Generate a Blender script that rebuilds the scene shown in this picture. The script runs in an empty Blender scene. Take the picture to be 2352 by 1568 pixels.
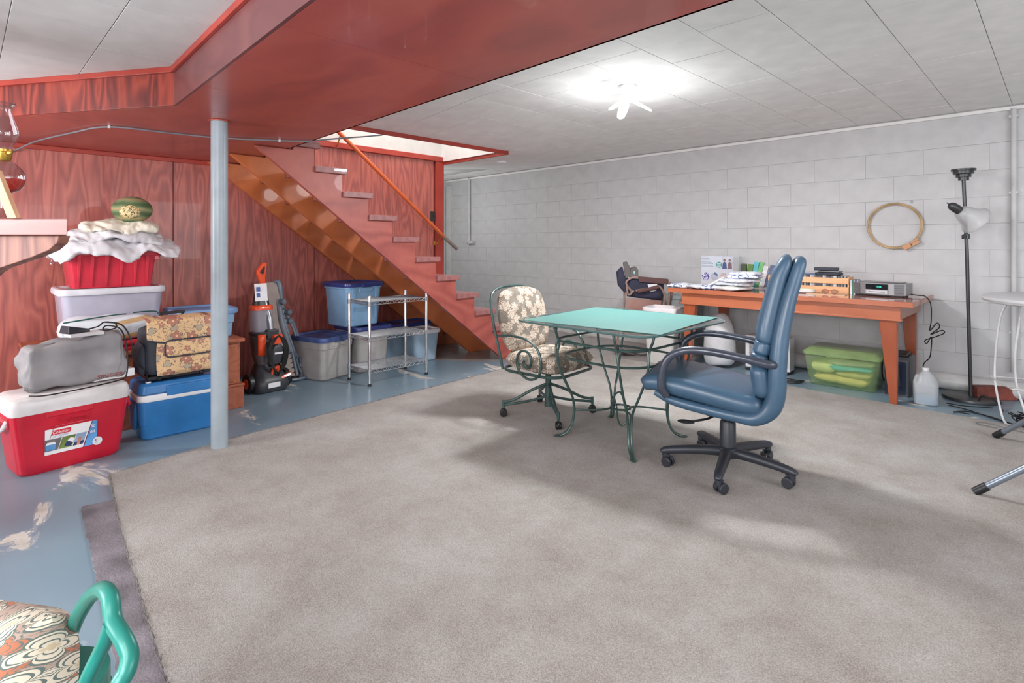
import bpy, bmesh, math, random
from mathutils import Vector, Matrix, noise
sc = bpy.context.scene
C = sc.collection
PI = math.pi
R = math.radians
rnd = random.Random(7)
# ---------------------------------------------------------------- camera
cam = bpy.data.objects.new('camera', bpy.data.cameras.new('camera'))
C.objects.link(cam)
cam.location = (0, 0, 1.2)
cam.rotation_euler = (R(90), 0, R(45))
cam.data.sensor_width = 36
cam.data.lens = 36 * 1265 / 2352
cam.data.shift_y = -222 / 2352
cam.data.clip_start = 0.05
sc.camera = cam
# ---------------------------------------------------------------- world and light
w = bpy.data.worlds.new('world')
sc.world = w
w.use_nodes = True
w.node_tree.nodes['Background'].inputs[0].default_value = (1, 1, 1, 1)
w.node_tree.nodes['Background'].inputs[1].default_value = 0.3
sc.view_settings.view_transform = 'Standard'
sc.view_settings.look = 'None'
sc.view_settings.gamma = 1
sc.view_settings.use_curve_mapping = False
sc.view_settings.exposure = 0.48
def area(name, loc, rot, sx, sy, power, col=(1, 1, 1)):
    l = bpy.data.lights.new(name, 'AREA')
    l.shape = 'RECTANGLE'; l.size = sx; l.size_y = sy; l.energy = power; l.color = col
    o = bpy.data.objects.new(name, l); C.objects.link(o)
    o.location = loc; o.rotation_euler = [R(a) for a in rot]
    return o
def bulb(name, loc, power, rad=0.06, col=(1, 1, 1)):
    l = bpy.data.lights.new(name, 'POINT'); l.energy = power; l.shadow_soft_size = rad; l.color = col
    o = bpy.data.objects.new(name, l); C.objects.link(o); o.location = loc
    return o
# unseen fill lights added around the camera and in the alcove, then the fixture
area('window_light_rear', (0.2, -2.3, 1.55), (90, 0, 0), 2.6, 1.1, 105, (0.98, 0.98, 1))  # added soft fill panel behind the camera
area('window_light_left', (-3.3, -2.3, 1.3), (90, 0, 0), 2.2, 1.0, 80, (0.98, 0.98, 1))  # added fill panel, brightens the stairs and far wall
bulb('alcove_lamp_light', (-6.6, 4.7, 1.7), 12, 0.15)  # hidden fill added to brighten the far left of the block wall
bulb('table_lamp_light_left', (-3.95, -0.62, 1.4), 15, 0.12, (1, 0.98, 0.96))  # unseen fill added for the left wall, coolers and floor
area('window_light_right', (2.72, 2.2, 1.5), (0, 90, 0), 1.2, 3.0, 60, (0.97, 0.98, 1))  # added fill panel in front of the right wall
bulb('ceiling_lamp_light', (-0.3, -0.75, 1.8), 24, 0.12, (1, 0.97, 0.94))  # unseen fill added behind the camera for the foreground
lf = area('fixture_light', (-2.14, 3.27, 2.10), (0, 0, 0), 0.26, 0.26, 42, (0.98, 0.98, 1))
bulb('fixture_glow', (-2.14, 3.27, 1.95), 11, 0.1, (0.98, 0.98, 1))
lf.data.shape = 'DISK'
area('upstairs_light', (-4.76, 3.0, 3.37), (0, 0, 0), 0.9, 1.8, 32, (1, 0.94, 0.9))

# ---------------------------------------------------------------- materials
def lin(c):
    return tuple(((v / 255) / 12.92 if v / 255 <= 0.04045 else ((v / 255 + 0.055) / 1.055) ** 2.4) for v in c) + (1,)
class NT:
    def __init__(s, name):
        m = bpy.data.materials.new(name); m.use_nodes = True
        s.m = m; s.t = m.node_tree; s.n = s.t.nodes; s.b = s.n['Principled BSDF']; s.out = s.n['Material Output']
    def add(s, typ, ins=None, **kw):
        nd = s.n.new(typ)
        for k, v in kw.items(): setattr(nd, k, v)
        for k, v in (ins or {}).items(): s.put(nd.inputs[k], v)
        return nd
    def put(s, sock, v):
        if hasattr(v, 'is_output') or isinstance(v, bpy.types.NodeSocket): s.t.links.new(v, sock)
        else: sock.default_value = v
    def math(s, op, a, b=0.0, c=0.0, clamp=False):
        nd = s.add('ShaderNodeMath', {0: a, 1: b, 2: c}, operation=op); nd.use_clamp = clamp
        return nd.outputs[0]
    def co(s, scale=(1, 1, 1), src='Object', rot=(0, 0, 0)):
        tc = s.add('ShaderNodeTexCoord')
        mp = s.add('ShaderNodeMapping', {'Vector': tc.outputs[src], 'Scale': scale, 'Rotation': rot})
        return mp.outputs[0]
    def noise(s, vec, scale=5, detail=3, rough=0.5, dist=0.0):
        return s.add('ShaderNodeTexNoise', {'Vector': vec, 'Scale': scale, 'Detail': detail, 'Roughness': rough, 'Distortion': dist}).outputs[0]
    def ramp(s, fac, stops, interp='LINEAR'):
        nd = s.add('ShaderNodeValToRGB', {0: fac}); r = nd.color_ramp; r.interpolation = interp
        while len(r.elements) < len(stops): r.elements.new(0.5)
        for e, (p, c) in zip(r.elements, stops): e.position = p; e.color = lin(c) if len(c) == 3 else c
        return nd.outputs[0]
    def mix(s, fac, a, b, blend='MIX'):
        nd = s.add('ShaderNodeMix', data_type='RGBA', blend_type=blend)
        s.put(nd.inputs[0], fac); s.put(nd.inputs[6], lin(a) if isinstance(a, tuple) and len(a) == 3 else a)
        s.put(nd.inputs[7], lin(b) if isinstance(b, tuple) and len(b) == 3 else b)
        return nd.outputs[2]
    def bump(s, h, strength=0.3, dist=0.01):
        s.put(s.b.inputs['Normal'], s.add('ShaderNodeBump', {'Height': h, 'Strength': strength, 'Distance': dist}).outputs[0])
    def sett(s, **kw):
        for k, v in kw.items():
            s.put(s.b.inputs[{'col': 'Base Color', 'rough': 'Roughness', 'metal': 'Metallic', 'trans': 'Transmission Weight', 'coat': 'Coat Weight', 'alpha': 'Alpha', 'spec': 'Specular IOR Level'}.get(k, k)], lin(v) if isinstance(v, tuple) and len(v) == 3 else v)
        return s.m
MATS = {}
def plain(name, col, rough=0.5, metal=0.0, var=0.04, bump=0.0, bscale=60, coat=0.0, alpha=1.0):
    """a procedural material: a base colour with slight mottling and fine relief"""
    if name in MATS: return MATS[name]
    t = NT(name); v = t.co()
    n = t.noise(v, 7, 3)
    dark = tuple(max(0, int(c * (1 - var * 2))) for c in col); lite = tuple(min(255, int(c * (1 + var))) for c in col)
    t.sett(col=t.ramp(n, [(0.3, dark), (0.7, lite)]), rough=rough, metal=metal, coat=coat)
    if alpha < 1: t.sett(alpha=alpha)
    if bump: t.bump(t.noise(v, bscale, 2), bump, 0.004)
    MATS[name] = t.m
    return t.m
def wood(name, c0, c1, c2, scale=(3.0, 3.0, 0.55), rings=14, rough=0.45, amount=1.0, ns=1.5, coat=0.0):
    """plywood / plank grain: contour lines of a stretched noise"""
    if name in MATS: return MATS[name]
    t = NT(name); v = t.co(scale)
    n = t.noise(v, ns, 2, 0.45, 0.25)
    k = t.math('PINGPONG', t.math('MULTIPLY', n, rings), 0.5)
    k = t.math('MULTIPLY', k, 2.0)
    fine = t.noise(t.co((scale[0] * 14, scale[1] * 14, scale[2] * 3)), 4, 2)
    mott = t.noise(v, 0.9, 2)
    k = t.math('ADD', t.math('MULTIPLY', k, 0.62), t.math('MULTIPLY', fine, 0.38))
    k = t.math('ADD', t.math('MULTIPLY', t.math('SUBTRACT', k, 0.5), amount), 0.5)
    c = t.ramp(k, [(0.15, c0), (0.5, c1), (0.9, c2)])
    c = t.mix(t.math('MULTIPLY', mott, 0.35), c, c1)
    t.sett(col=c, rough=rough, coat=coat)
    t.bump(k, 0.08, 0.003)
    MATS[name] = t.m
    return t.m
def flower_mat(name, axes, scale, bg, petal, line, leaf, petals=5, rough=0.8, size=0.36, extra=0.0, centre=(235, 190, 150)):
    """printed or woven flowers: a petal curve drawn around every point of a voronoi pattern"""
    t = NT(name)
    tc = t.add('ShaderNodeTexCoord'); sp = t.add('ShaderNodeSeparateXYZ', {0: tc.outputs['Object']})
    u = t.math('MULTIPLY', sp.outputs[axes[0]], scale); v = t.math('MULTIPLY', sp.outputs[axes[1]], scale)
    def layer(off, sz, pet):
        cb = t.add('ShaderNodeCombineXYZ', {0: t.math('ADD', u, off), 1: t.math('ADD', v, off * 1.7), 2: 0.0})
        wob = t.noise(cb.outputs[0], 3.0, 2)
        vo = t.add('ShaderNodeTexVoronoi', {'Vector': cb.outputs[0], 'Scale': 1.0, 'Randomness': 0.75}, voronoi_dimensions='2D')
        df = t.add('ShaderNodeVectorMath', {0: cb.outputs[0], 1: vo.outputs['Position']}, operation='SUBTRACT')
        s2 = t.add('ShaderNodeSeparateXYZ', {0: df.outputs[0]})
        ang = t.math('ARCTAN2', s2.outputs[1], s2.outputs[0])
        pr = t.math('ABSOLUTE', t.math('COSINE', t.math('ADD', t.math('MULTIPLY', ang, pet / 2.0), t.math('MULTIPLY', t.add('ShaderNodeSeparateXYZ', {0: vo.outputs['Color']}).outputs[0], 6.0))))
        rad = t.math('MULTIPLY', t.math('ADD', 0.45, t.math('MULTIPLY', t.math('POWER', pr, 0.6), 0.55)), sz)
        q = t.math('DIVIDE', t.math('ADD', vo.outputs['Distance'], t.math('MULTIPLY', t.math('SUBTRACT', wob, 0.5), 0.12 * sz)), rad)
        return q
    q1 = layer(0.0, size, petals)
    q2 = layer(3.37, size * 0.55, petals)
    q3 = layer(7.9, size * 0.7, 3)
    swirl = t.noise(t.add('ShaderNodeCombineXYZ', {0: u, 1: v}).outputs[0], 1.4, 3, 0.6, 2.5)
    ln = t.math('LESS_THAN', t.math('ABSOLUTE', t.math('SUBTRACT', swirl, 0.5)), 0.012)
    c = t.mix(t.math('MULTIPLY', t.noise(t.add('ShaderNodeCombineXYZ', {0: u, 1: v}).outputs[0], 5, 3, 0.7), extra), bg, leaf)
    c = t.mix(ln, c, line)
    def put(c, q, pc, cc):
        c = t.mix(t.math('LESS_THAN', q, 1.0), c, line)
        c = t.mix(t.math('LESS_THAN', q, 0.9), c, pc)
        c = t.mix(t.math('MULTIPLY', t.math('GREATER_THAN', t.math('SINE', t.math('MULTIPLY', q, 19.0)), 0.72), t.math('LESS_THAN', q, 0.9)), c, line if extra else pc)
        return t.mix(t.math('LESS_THAN', q, 0.22), c, cc)
    c = put(c, q3, leaf, leaf); c = put(c, q2, petal, centre); c = put(c, q1, petal, centre)
    t.sett(col=c, rough=rough)
    t.bump(t.noise(t.co(), 90, 2), 0.25, 0.002)
    return t.m
def thin_glass(name, tint=(0.93, 0.96, 0.96, 1), gloss=1.0):
    t = NT(name); t.n.remove(t.b)
    fr = t.add('ShaderNodeLayerWeight', {'Blend': 0.5}); fz = t.math('MULTIPLY_ADD', t.math('POWER', fr.outputs['Facing'], 5.0), 0.9, 0.035)
    mx = t.add('ShaderNodeMixShader', {0: t.math('MULTIPLY', fz, gloss, clamp=True),
               1: t.add('ShaderNodeBsdfTransparent', {0: tint}).outputs[0], 2: t.add('ShaderNodeBsdfGlossy', {'Roughness': 0.03}).outputs[0]})
    t.t.links.new(mx.outputs[0], t.out.inputs[0])
    return t.m
def plastic_clear(name, col, alpha, rough=0.35):
    t = NT(name); t.sett(col=col, rough=rough, alpha=alpha)
    t.bump(t.noise(t.co(), 25, 2), 0.05, 0.003)
    return t.m
def emis(name, col, strength):
    t = NT(name); t.n.remove(t.b)
    e = t.add('ShaderNodeEmission', {0: col, 1: strength}); t.t.links.new(e.outputs[0], t.out.inputs[0])
    return t.m

# ---------------------------------------------------------------- mesh builder
class MB:
    def __init__(s): s.v = []; s.f = []; s.M = Matrix.Identity(4)
    def at(s, loc=(0, 0, 0), rz=0, rx=0, ry=0):
        s.M = Matrix.Translation(loc) @ Matrix.Rotation(R(rz), 4, 'Z') @ Matrix.Rotation(R(ry), 4, 'Y') @ Matrix.Rotation(R(rx), 4, 'X')
        return s
    def put(s, vs, fs):
        b = len(s.v); s.v += [tuple(s.M @ Vector(p)) for p in vs]; s.f += [tuple(b + i for i in q) for q in fs]
        return s
    def box(s, x0, x1, y0, y1, z0, z1):
        return s.put([(x0, y0, z0), (x1, y0, z0), (x1, y1, z0), (x0, y1, z0), (x0, y0, z1), (x1, y0, z1), (x1, y1, z1), (x0, y1, z1)],
                     [(0, 3, 2, 1), (4, 5, 6, 7), (0, 1, 5, 4), (1, 2, 6, 5), (2, 3, 7, 6), (3, 0, 4, 7)])
    def hexa(s, lo, hi):
        """lo / hi: four corner points each, counter-clockwise seen from above"""
        return s.put(list(lo) + list(hi), [(0, 3, 2, 1), (4, 5, 6, 7), (0, 1, 5, 4), (1, 2, 6, 5), (2, 3, 7, 6), (3, 0, 4, 7)])
    def loft(s, rings, cap=True, closed=True):
        n = len(rings[0]); vs = [p for r in rings for p in r]; fs = []
        for i in range(len(rings) - 1):
            for j in range(n if closed else n - 1):
                k = (j + 1) % n
                fs.append((i * n + j, i * n + k, (i + 1) * n + k, (i + 1) * n + j))
        if cap: fs += [tuple(range(n - 1, -1, -1)), tuple((len(rings) - 1) * n + j for j in range(n))]
        return s.put(vs, fs)
    def prism(s, poly, a, b, plane='xy'):
        f = {'xy': lambda p, h: (p[0], p[1], h), 'xz': lambda p, h: (p[0], h, p[1]), 'yz': lambda p, h: (h, p[0], p[1])}[plane]
        return s.loft([[f(p, a) for p in poly], [f(p, b) for p in poly]])
    def cyl(s, p0, p1, r0, r1=None, n=16):
        return s.tube([p0, p1], [r0, r0 if r1 is None else r1], n)
    def tube(s, pts, r, n=8, sub=0, closed=False):
        P = [Vector(p) for p in pts]; rr = list(r) if isinstance(r, (list, tuple)) else [r] * len(P)
        if sub: P, rr = spline(P, rr, sub, closed)
        m = len(P); rings = []; up = None
        for i in range(m):
            a = P[(i - 1) % m] if (i or closed) else P[0]; b = P[(i + 1) % m] if (i < m - 1 or closed) else P[-1]
            d = (b - a).normalized()
            if up is None:
                up = d.orthogonal().normalized()
            else:
                up = (up - d * up.dot(d))
                up = up.normalized() if up.length > 1e-6 else d.orthogonal().normalized()
            q = d.cross(up)
            rings.append([tuple(P[i] + (up * math.cos(2 * PI * k / n) + q * math.sin(2 * PI * k / n)) * rr[i]) for k in range(n)])
        if closed:
            b0 = len(s.v); s.loft(rings, cap=False)
            L = (m - 1) * n
            s.f += [(b0 + L + j, b0 + L + (j + 1) % n, b0 + (j + 1) % n, b0 + j) for j in range(n)]
            return s
        return s.loft(rings)
    def lathe(s, prof, n=24, c=(0, 0, 0), cap=True):
        return s.loft([[(c[0] + r * math.cos(2 * PI * k / n), c[1] + r * math.sin(2 * PI * k / n), c[2] + z) for k in range(n)] for r, z in prof], cap)
    def ball(s, c, rx, ry=None, rz=None, n=14, m=8):
        ry = rx if ry is None else ry; rz = rx if rz is None else rz
        th = [0.12] + [PI * j / m for j in range(1, m)] + [PI - 0.12]
        return s.loft([[(c[0] + rx * math.cos(2 * PI * k / n) * math.sin(a), c[1] + ry * math.sin(2 * PI * k / n) * math.sin(a), c[2] - rz * math.cos(a)) for k in range(n)] for a in th])
    def rloft(s, levels, n=4):
        """levels: (z, width, depth, corner radius[, ox, oy])"""
        return s.loft([rr(l[1], l[2], l[3], l[0], n, *(l[4:] if len(l) > 4 else ())) for l in levels])
    def grid(s, nx, ny, fn, ):
        vs = [fn(i / nx, j / ny) for j in range(ny + 1) for i in range(nx + 1)]
        fs = [(j * (nx + 1) + i, j * (nx + 1) + i + 1, (j + 1) * (nx + 1) + i + 1, (j + 1) * (nx + 1) + i) for j in range(ny) for i in range(nx)]
        return s.put(vs, fs)
    def done(s, name, mat, parent=None, smooth=True, bevel=0.0, seg=2, ang=38, kind=None, label=None, sub=0, solid=0.0):
        me = bpy.data.meshes.new(name); me.from_pydata(s.v, [], s.f); me.update()
        bm = bmesh.new(); bm.from_mesh(me); bmesh.ops.recalc_face_normals(bm, faces=bm.faces); bm.to_mesh(me); bm.free()
        if smooth:
            me.polygons.foreach_set('use_smooth', [True] * len(me.polygons))
            if not sub: me.set_sharp_from_angle(angle=R(ang))
        me.materials.append(mat)
        o = bpy.data.objects.new(name, me); C.objects.link(o)
        if parent: o.parent = parent
        if solid:
            m = o.modifiers.new('thick', 'SOLIDIFY'); m.thickness = solid; m.offset = 0
        if bevel:
            m = o.modifiers.new('bevel', 'BEVEL'); m.width = bevel; m.segments = seg; m.limit_method = 'ANGLE'; m.angle_limit = R(35); m.harden_normals = True
        if sub:
            m = o.modifiers.new('sub', 'SUBSURF'); m.levels = m.render_levels = sub
        if kind: o['kind'] = kind
        if label: o['label'] = label
        return o
def rr(w, d, r, z, n=4, ox=0, oy=0):
    r = min(r, w / 2 - 1e-4, d / 2 - 1e-4); out = []
    for cx, cy, a0 in ((w / 2 - r, d / 2 - r, 0), (-w / 2 + r, d / 2 - r, 90), (-w / 2 + r, -d / 2 + r, 180), (w / 2 - r, -d / 2 + r, 270)):
        for k in range(n + 1):
            a = R(a0 + 90 * k / n)
            out.append((ox + cx + r * math.cos(a), oy + cy + r * math.sin(a), z))
    return out
def spline(P, rad, sub, closed=False):
    m = len(P); out = []; ro = []
    for i in range(m if closed else m - 1):
        g = (lambda k: P[k % m]) if closed else (lambda k: P[max(0, min(m - 1, k))])
        p0, p1, p2, p3 = g(i - 1), g(i), g(i + 1), g(i + 2)
        for k in range(sub):
            t = k / sub
            out.append(0.5 * ((2 * p1) + (p2 - p0) * t + (2 * p0 - 5 * p1 + 4 * p2 - p3) * t * t + (3 * p1 - p0 - 3 * p2 + p3) * t ** 3))
            ro.append(rad[i] * (1 - t) + rad[(i + 1) % m] * t)
    if not closed: out.append(P[-1]); ro.append(rad[-1])
    return out, ro
def B(): return MB()
def thing(name, label, cat, loc=(0, 0, 0), rz=0, group=None):
    o = bpy.data.objects.new(name, None); C.objects.link(o); o.empty_display_size = 0.1
    o.location = loc; o.rotation_euler = (0, 0, R(rz)); o['label'] = label; o['category'] = cat
    if group: o['group'] = group
    return o
def tag(o, label, cat, group=None):
    o['label'] = label; o['category'] = cat
    if group: o['group'] = group
    return o
def st(o): o['kind'] = 'structure'; return o
def empty_part(name, parent=None, kind=None):
    o = bpy.data.objects.new(name, None); C.objects.link(o); o.empty_display_size = 0.1
    if parent: o.parent = parent
    if kind: o['kind'] = kind
    return o
def place(src, loc, rz=0, parent=None, name=None, sc_=None):
    o = src.copy(); C.objects.link(o); o.location = loc; o.rotation_euler = (0, 0, R(rz)) if not hasattr(rz, '__len__') else [R(a) for a in rz]
    if parent is not None: o.parent = parent
    if sc_: o.scale = sc_
    return o
def dup(root, loc, rz, label, group=None):
    r = root.copy(); C.objects.link(r); r.location = loc; r.rotation_euler = (0, 0, R(rz)); r['label'] = label
    for ch in root.children:
        c = ch.copy(); C.objects.link(c); c.parent = r
        for g in ch.children:
            d = g.copy(); C.objects.link(d); d.parent = c
    return r
def text(name, body, size, mat, parent, loc, rot, shear=0.0, ext=0.0004, sx=1.0, kind=None):
    cu = bpy.data.curves.new(name, 'FONT'); cu.body = body; cu.size = size; cu.extrude = ext; cu.shear = shear; cu.align_x = 'CENTER'; cu.align_y = 'CENTER'
    cu.resolution_u = 3
    to = bpy.data.objects.new(name, cu); C.objects.link(to)
    bpy.context.view_layer.update()
    me = bpy.data.meshes.new_from_object(to.evaluated_get(bpy.context.evaluated_depsgraph_get()))
    bpy.data.objects.remove(to)
    me.materials.clear(); me.materials.append(mat)
    o = bpy.data.objects.new(name, me); C.objects.link(o); o.parent = parent; o.location = loc; o.rotation_euler = [R(a) for a in rot]; o.scale = (sx, 1, 1)
    return o
def crumple(vs, amp, sc_, seed=0):
    return [tuple(Vector(p) + noise.noise_vector(Vector(p) * sc_ + Vector((seed, seed, seed))) * amp) for p in vs]
# ---------------------------------------------------------------- materials used by the setting
RED = wood('red_stained_plywood', (124, 68, 64), (166, 90, 82), (196, 116, 100), scale=(4.5, 4.5, 0.7), rings=9, rough=0.4, coat=0.15, amount=0.75)
REDH = wood('red_stained_plywood_soffit', (134, 66, 62), (172, 80, 72), (198, 100, 84), scale=(1.0, 2.2, 2), rings=3, rough=0.34, amount=0.45, coat=0.2)
TRIM = wood('red_trim_wood', (124, 40, 34), (162, 58, 46), (178, 70, 56), scale=(1, 1, 1), rings=4, rough=0.4, amount=0.4)
WALLW = plain('white_painted_block', (198, 198, 199), 0.6, bump=0.14, bscale=45, var=0.02)
MORT = plain('painted_mortar', (204, 203, 201), 0.7, bump=0.2)
CEILW = plain('ceiling_tile_white', (236, 235, 233), 0.75, bump=0.05, bscale=120, var=0.015)
GAP = plain('ceiling_backing', (186, 185, 183), 0.9)
WHITE = plain('white_paint', (205, 205, 203), 0.5, var=0.02)

def floor_mat():
    t = NT('painted_concrete'); v = t.co()
    n = t.noise(v, 1.1, 3); base = t.ramp(n, [(0.3, (106, 130, 144)), (0.7, (126, 148, 161))])
    pv = t.co((1.0, 2.2, 1), rot=(0, 0, R(-20)))
    p = t.noise(pv, 1.5, 6, 0.62, 0.6)
    mask = t.math('GREATER_THAN', p, 0.615)
    edge = t.noise(v, 6, 4, 0.7)
    base = t.mix(t.math('MULTIPLY', t.math('GREATER_THAN', p, 0.59), 0.35), base, (172, 178, 180))
    c = t.mix(mask, base, t.ramp(edge, [(0.35, (170, 164, 152)), (0.65, (205, 202, 196))]))
    far = t.add('ShaderNodeSeparateXYZ', {0: v})
    # unpainted cement behind the chair and under the foot of the stairs
    under = t.math('MULTIPLY', t.math('GREATER_THAN', far.outputs[1], 4.05), t.math('LESS_THAN', far.outputs[0], -2.75))
    tri = t.math('GREATER_THAN', t.math('ADD', far.outputs[1], t.math('MULTIPLY', far.outputs[0], -0.75)), 6.95)
    tri = t.math('MULTIPLY', tri, t.math('LESS_THAN', far.outputs[0], -4.12))
    g = t.math('MAXIMUM', under, tri)
    c = t.mix(g, c, t.ramp(edge, [(0.3, (128, 122, 120)), (0.75, (160, 154, 150))]))
    t.sett(col=c, rough=t.math('ADD', 0.28, t.math('MULTIPLY', mask, 0.35)))
    t.bump(t.math('ADD', t.math('MULTIPLY', mask, -0.6), t.math('MULTIPLY', t.noise(v, 14, 4), 0.5)), 0.15, 0.004)
    return t.m
FLOOR = floor_mat()
def carpet_mat():
    t = NT('beige_carpet'); v = t.co()
    n = t.noise(t.co((1.0, 1.0, 1)), 2.6, 6, 0.66, 0.15)
    f = t.noise(v, 260, 2, 0.7)
    c = t.ramp(n, [(0.32, (126, 115, 106)), (0.5, (148, 142, 136)), (0.66, (164, 161, 157))])
    c = t.mix(0.36, c, t.ramp(f, [(0.32, (84, 78, 74)), (0.68, (200, 196, 192))]))
    t.sett(col=c, rough=0.95, spec=0.1)
    t.bump(t.math('ADD', t.noise(v, 190, 2, 0.7), t.math('MULTIPLY', t.noise(v, 9, 3), 0.6)), 0.7, 0.006)
    t.put(t.b.inputs['Sheen Weight'], 0.15)
    return t.m
CARPET = carpet_mat()
# ---------------------------------------------------------------- floor, walls
XL, XR, YB, YF = -5.3, 2.8, -2.4, 5.87
st(B().box(-7.6, XR, YB, YF + 0.2, -0.1, 0).done('floor', FLOOR, smooth=False))
cp = [(-3.488, 0.545), (-3.6, 1.14), (-3.68, 2.1), (-3.74, 3.05), (-3.8, 3.9), (-3.85, 4.86), (-2.9, 4.9), (-1.7, 4.93), (-0.4, 4.9), (1.0, 4.9), (2.3, 4.9), (2.3, 0.12), (0.4, 0.25), (-1.0, 0.35), (-1.73, 0.4), (-2.08, 0.424), (-2.46, 0.45), (-2.89, 0.485)]
def rag(poly, step, amp):
    out = []
    for i, p in enumerate(poly):
        q = poly[(i + 1) % len(poly)]; n = max(1, int(math.dist(p, q) / step))
        for k in range(n):
            t = k / n; out.append((p[0] + (q[0] - p[0]) * t + rnd.uniform(-amp, amp), p[1] + (q[1] - p[1]) * t + rnd.uniform(-amp, amp)))
    return out
cr = rag(cp, 0.02, 0.0035)
carpet = B().prism(cr, 0.001, 0.013).done('carpet', CARPET, smooth=False)
tag(carpet, 'large beige cut-pile carpet laid loose over the blue painted concrete floor', 'carpet')
tuft = B()
for (a, b) in zip(cp, cp[1:] + cp[:1]):
    if max(a[1], b[1]) > 4.3 or max(a[0], b[0]) > -1.0: continue
    L = math.dist(a, b); nx, ny = (b[1] - a[1]) / L, -(b[0] - a[0]) / L
    for _ in range(int(L * 900)):
        t = rnd.random(); x = a[0] + (b[0] - a[0]) * t; y = a[1] + (b[1] - a[1]) * t
        s_ = rnd.choice((-1, 1)); ox, oy = rnd.uniform(-.006, .006), rnd.uniform(-.006, .006); h = rnd.uniform(.006, .018); k = rnd.uniform(-.004, .014)
        # tufts lean outwards over the edge
        cx, cy = (-3.0 - x, 2.5 - y); m = math.hypot(cx, cy); ex, ey = (-ny * 0, 0)
        tip = (x + ox + (nx if (nx * (x + 2) + ny * (y - 2.5)) > 0 else -nx) * k, y + oy + (ny if (nx * (x + 2) + ny * (y - 2.5)) > 0 else -ny) * k, 0.012 + h * 0.6)
        tuft.put([(x + ox - .0024, y + oy, 0.002), (x + ox + .0024, y + oy + .0016, 0.002), tip], [(0, 1, 2)])
tuft.done('pile_edge', CARPET, carpet, smooth=False, kind='stuff')
PAD = plain('grey_felt_underlay', (118, 112, 118), 0.95, var=0.12, bump=0.8, bscale=110)
pp = [(-3.16, 0.385), (-2.5, 0.345), (-2.04, 0.318), (-1.77, 0.30), (-1.2, 0.27), (-1.2, 0.37), (-1.74, 0.41), (-2.5, 0.455), (-3.14, 0.515)]
tag(B().prism(rag(pp, 0.02, 0.004), 0.0005, 0.008).done('carpet_underlay', PAD, smooth=False), 'strip of grey felt underlay poking out from under the edge of the beige carpet', 'underlay')
# painted block back wall: every block is a piece
wb = st(B().box(-7.6, XR, YF + 0.0012, YF + 0.2, 0, 2.45).done('wall_back', MORT, smooth=False))
bw, bh = 0.43, 0.215
blk = B().box(-bw / 2 + .0008, bw / 2 - .0008, -0.0, 0.01, .0008, bh - .0008).done('block', WALLW, wb, smooth=False, bevel=0.0022, seg=1)
first = True
z0 = 1.159 - 6 * bh
for j in range(-1, 12):
    zz = z0 + j * bh
    if zz < 0.0: continue
    for i in range(18):
        x = -7.4 + i * bw + (bw / 2 if j % 2 else 0) + 0.1
        if x > 0.6: continue
        if zz + bh > 2.33: continue
        if first: blk.location = (x, YF - 0.002, zz); first = False
        else: place(blk, (x, YF - 0.002 + rnd.uniform(-.0012, .0012), zz), 0, wb)
st(B().box(-7.6, XR, YF - 0.004, YF + 0.02, 0, z0).done('trim_1', WALLW, smooth=False))
st(B().box(-7.6, XR, YF - 0.004, YF + 0.02, z0 + 10 * bh + .001 if z0 + 10 * bh < 2.3 else 2.27, 2.33).done('trim_2', WALLW, smooth=False))
st(B().box(-7.6, XR, YF - 0.03, YF, 2.262, 2.29).done('trim_3', CEILW, smooth=False, bevel=.003))
st(B().box(XR, XR + 0.1, YB, YF + .2, 0, 2.45).done('wall_right', WHITE, smooth=False))
st(B().box(-5.4, XR + 0.1, YB - 0.1, YB, 0, 2.45).done('wall_rear', WHITE, smooth=False))
st(B().box(-7.6, -7.45, 3.9, YF, 0, 2.45).done('wall_far_left', WALLW, smooth=False))
st(B().box(-7.45, -5.4, 3.9, 4.0, 0, 2.45).done('wall_alcove', WHITE, smooth=False))
st(B().box(-7.43, -7.32, YF - 0.03, YF, 0, 2.2).done('trim_4', WHITE, smooth=False, bevel=.004))
def window(n, o, w_, h_, rot):  # made-up frame and pane set behind each added fill panel
    f = empty_part('window_%d' % n, kind='structure'); f.location = o; f.rotation_euler = (0, 0, R(rot))
    m = B()
    for a in (-w_ / 2, 0, w_ / 2): m.box(a - .03, a + .03, 0, .04, -h_ / 2, h_ / 2)
    for a in (-h_ / 2, h_ / 2): m.box(-w_ / 2, w_ / 2, 0, .04, a - .03, a + .03)
    m.done('window_frame', WHITE, f, smooth=False)
    B().box(-w_ / 2, w_ / 2, .03, .034, -h_ / 2, h_ / 2).done('pane', plain('sky_grey', (200, 210, 220), .3), f, smooth=False)
window(1, (0.2, YB, 1.55), 2.6, 1.1, 0)
window(3, (-3.3, YB, 1.3), 2.2, 1.0, 0)
window(2, (XR, 2.2, 1.5), 3.0, 1.2, 90)
# red plywood left wall: four-foot panels with recessed joints
wl = st(B().box(XL - 0.12, XL - 0.01, YB, 4.10, 0, 2.32).done('wall_left', plain('red_joint', (60, 22, 20), .8), smooth=False))
for i, (a, b) in enumerate([(-2.4, -1.21), (-1.208, 0.02), (0.022, 1.262), (1.264, 2.50), (2.502, 3.98)]):
    B().box(XL - 0.012, XL, a + .0015, b - .0015, 0, 2.2).done('panel', RED, wl, smooth=False, bevel=.0015, seg=1)
st(B().box(XL - .12, XL + 0.02, 4.0, 4.12, 0, 2.21).done('trim_5', TRIM, smooth=False, bevel=.003))
st(B().box(XL, XL + 0.018, -2.4, 1.64, 1.895, 1.93).done('trim_6', TRIM, smooth=False, bevel=.005))
st(B().box(XL - .1, XL + 0.03, 1.72, 4.11, 2.195, 2.255).done('trim_7', TRIM, smooth=False, bevel=.006))
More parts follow.
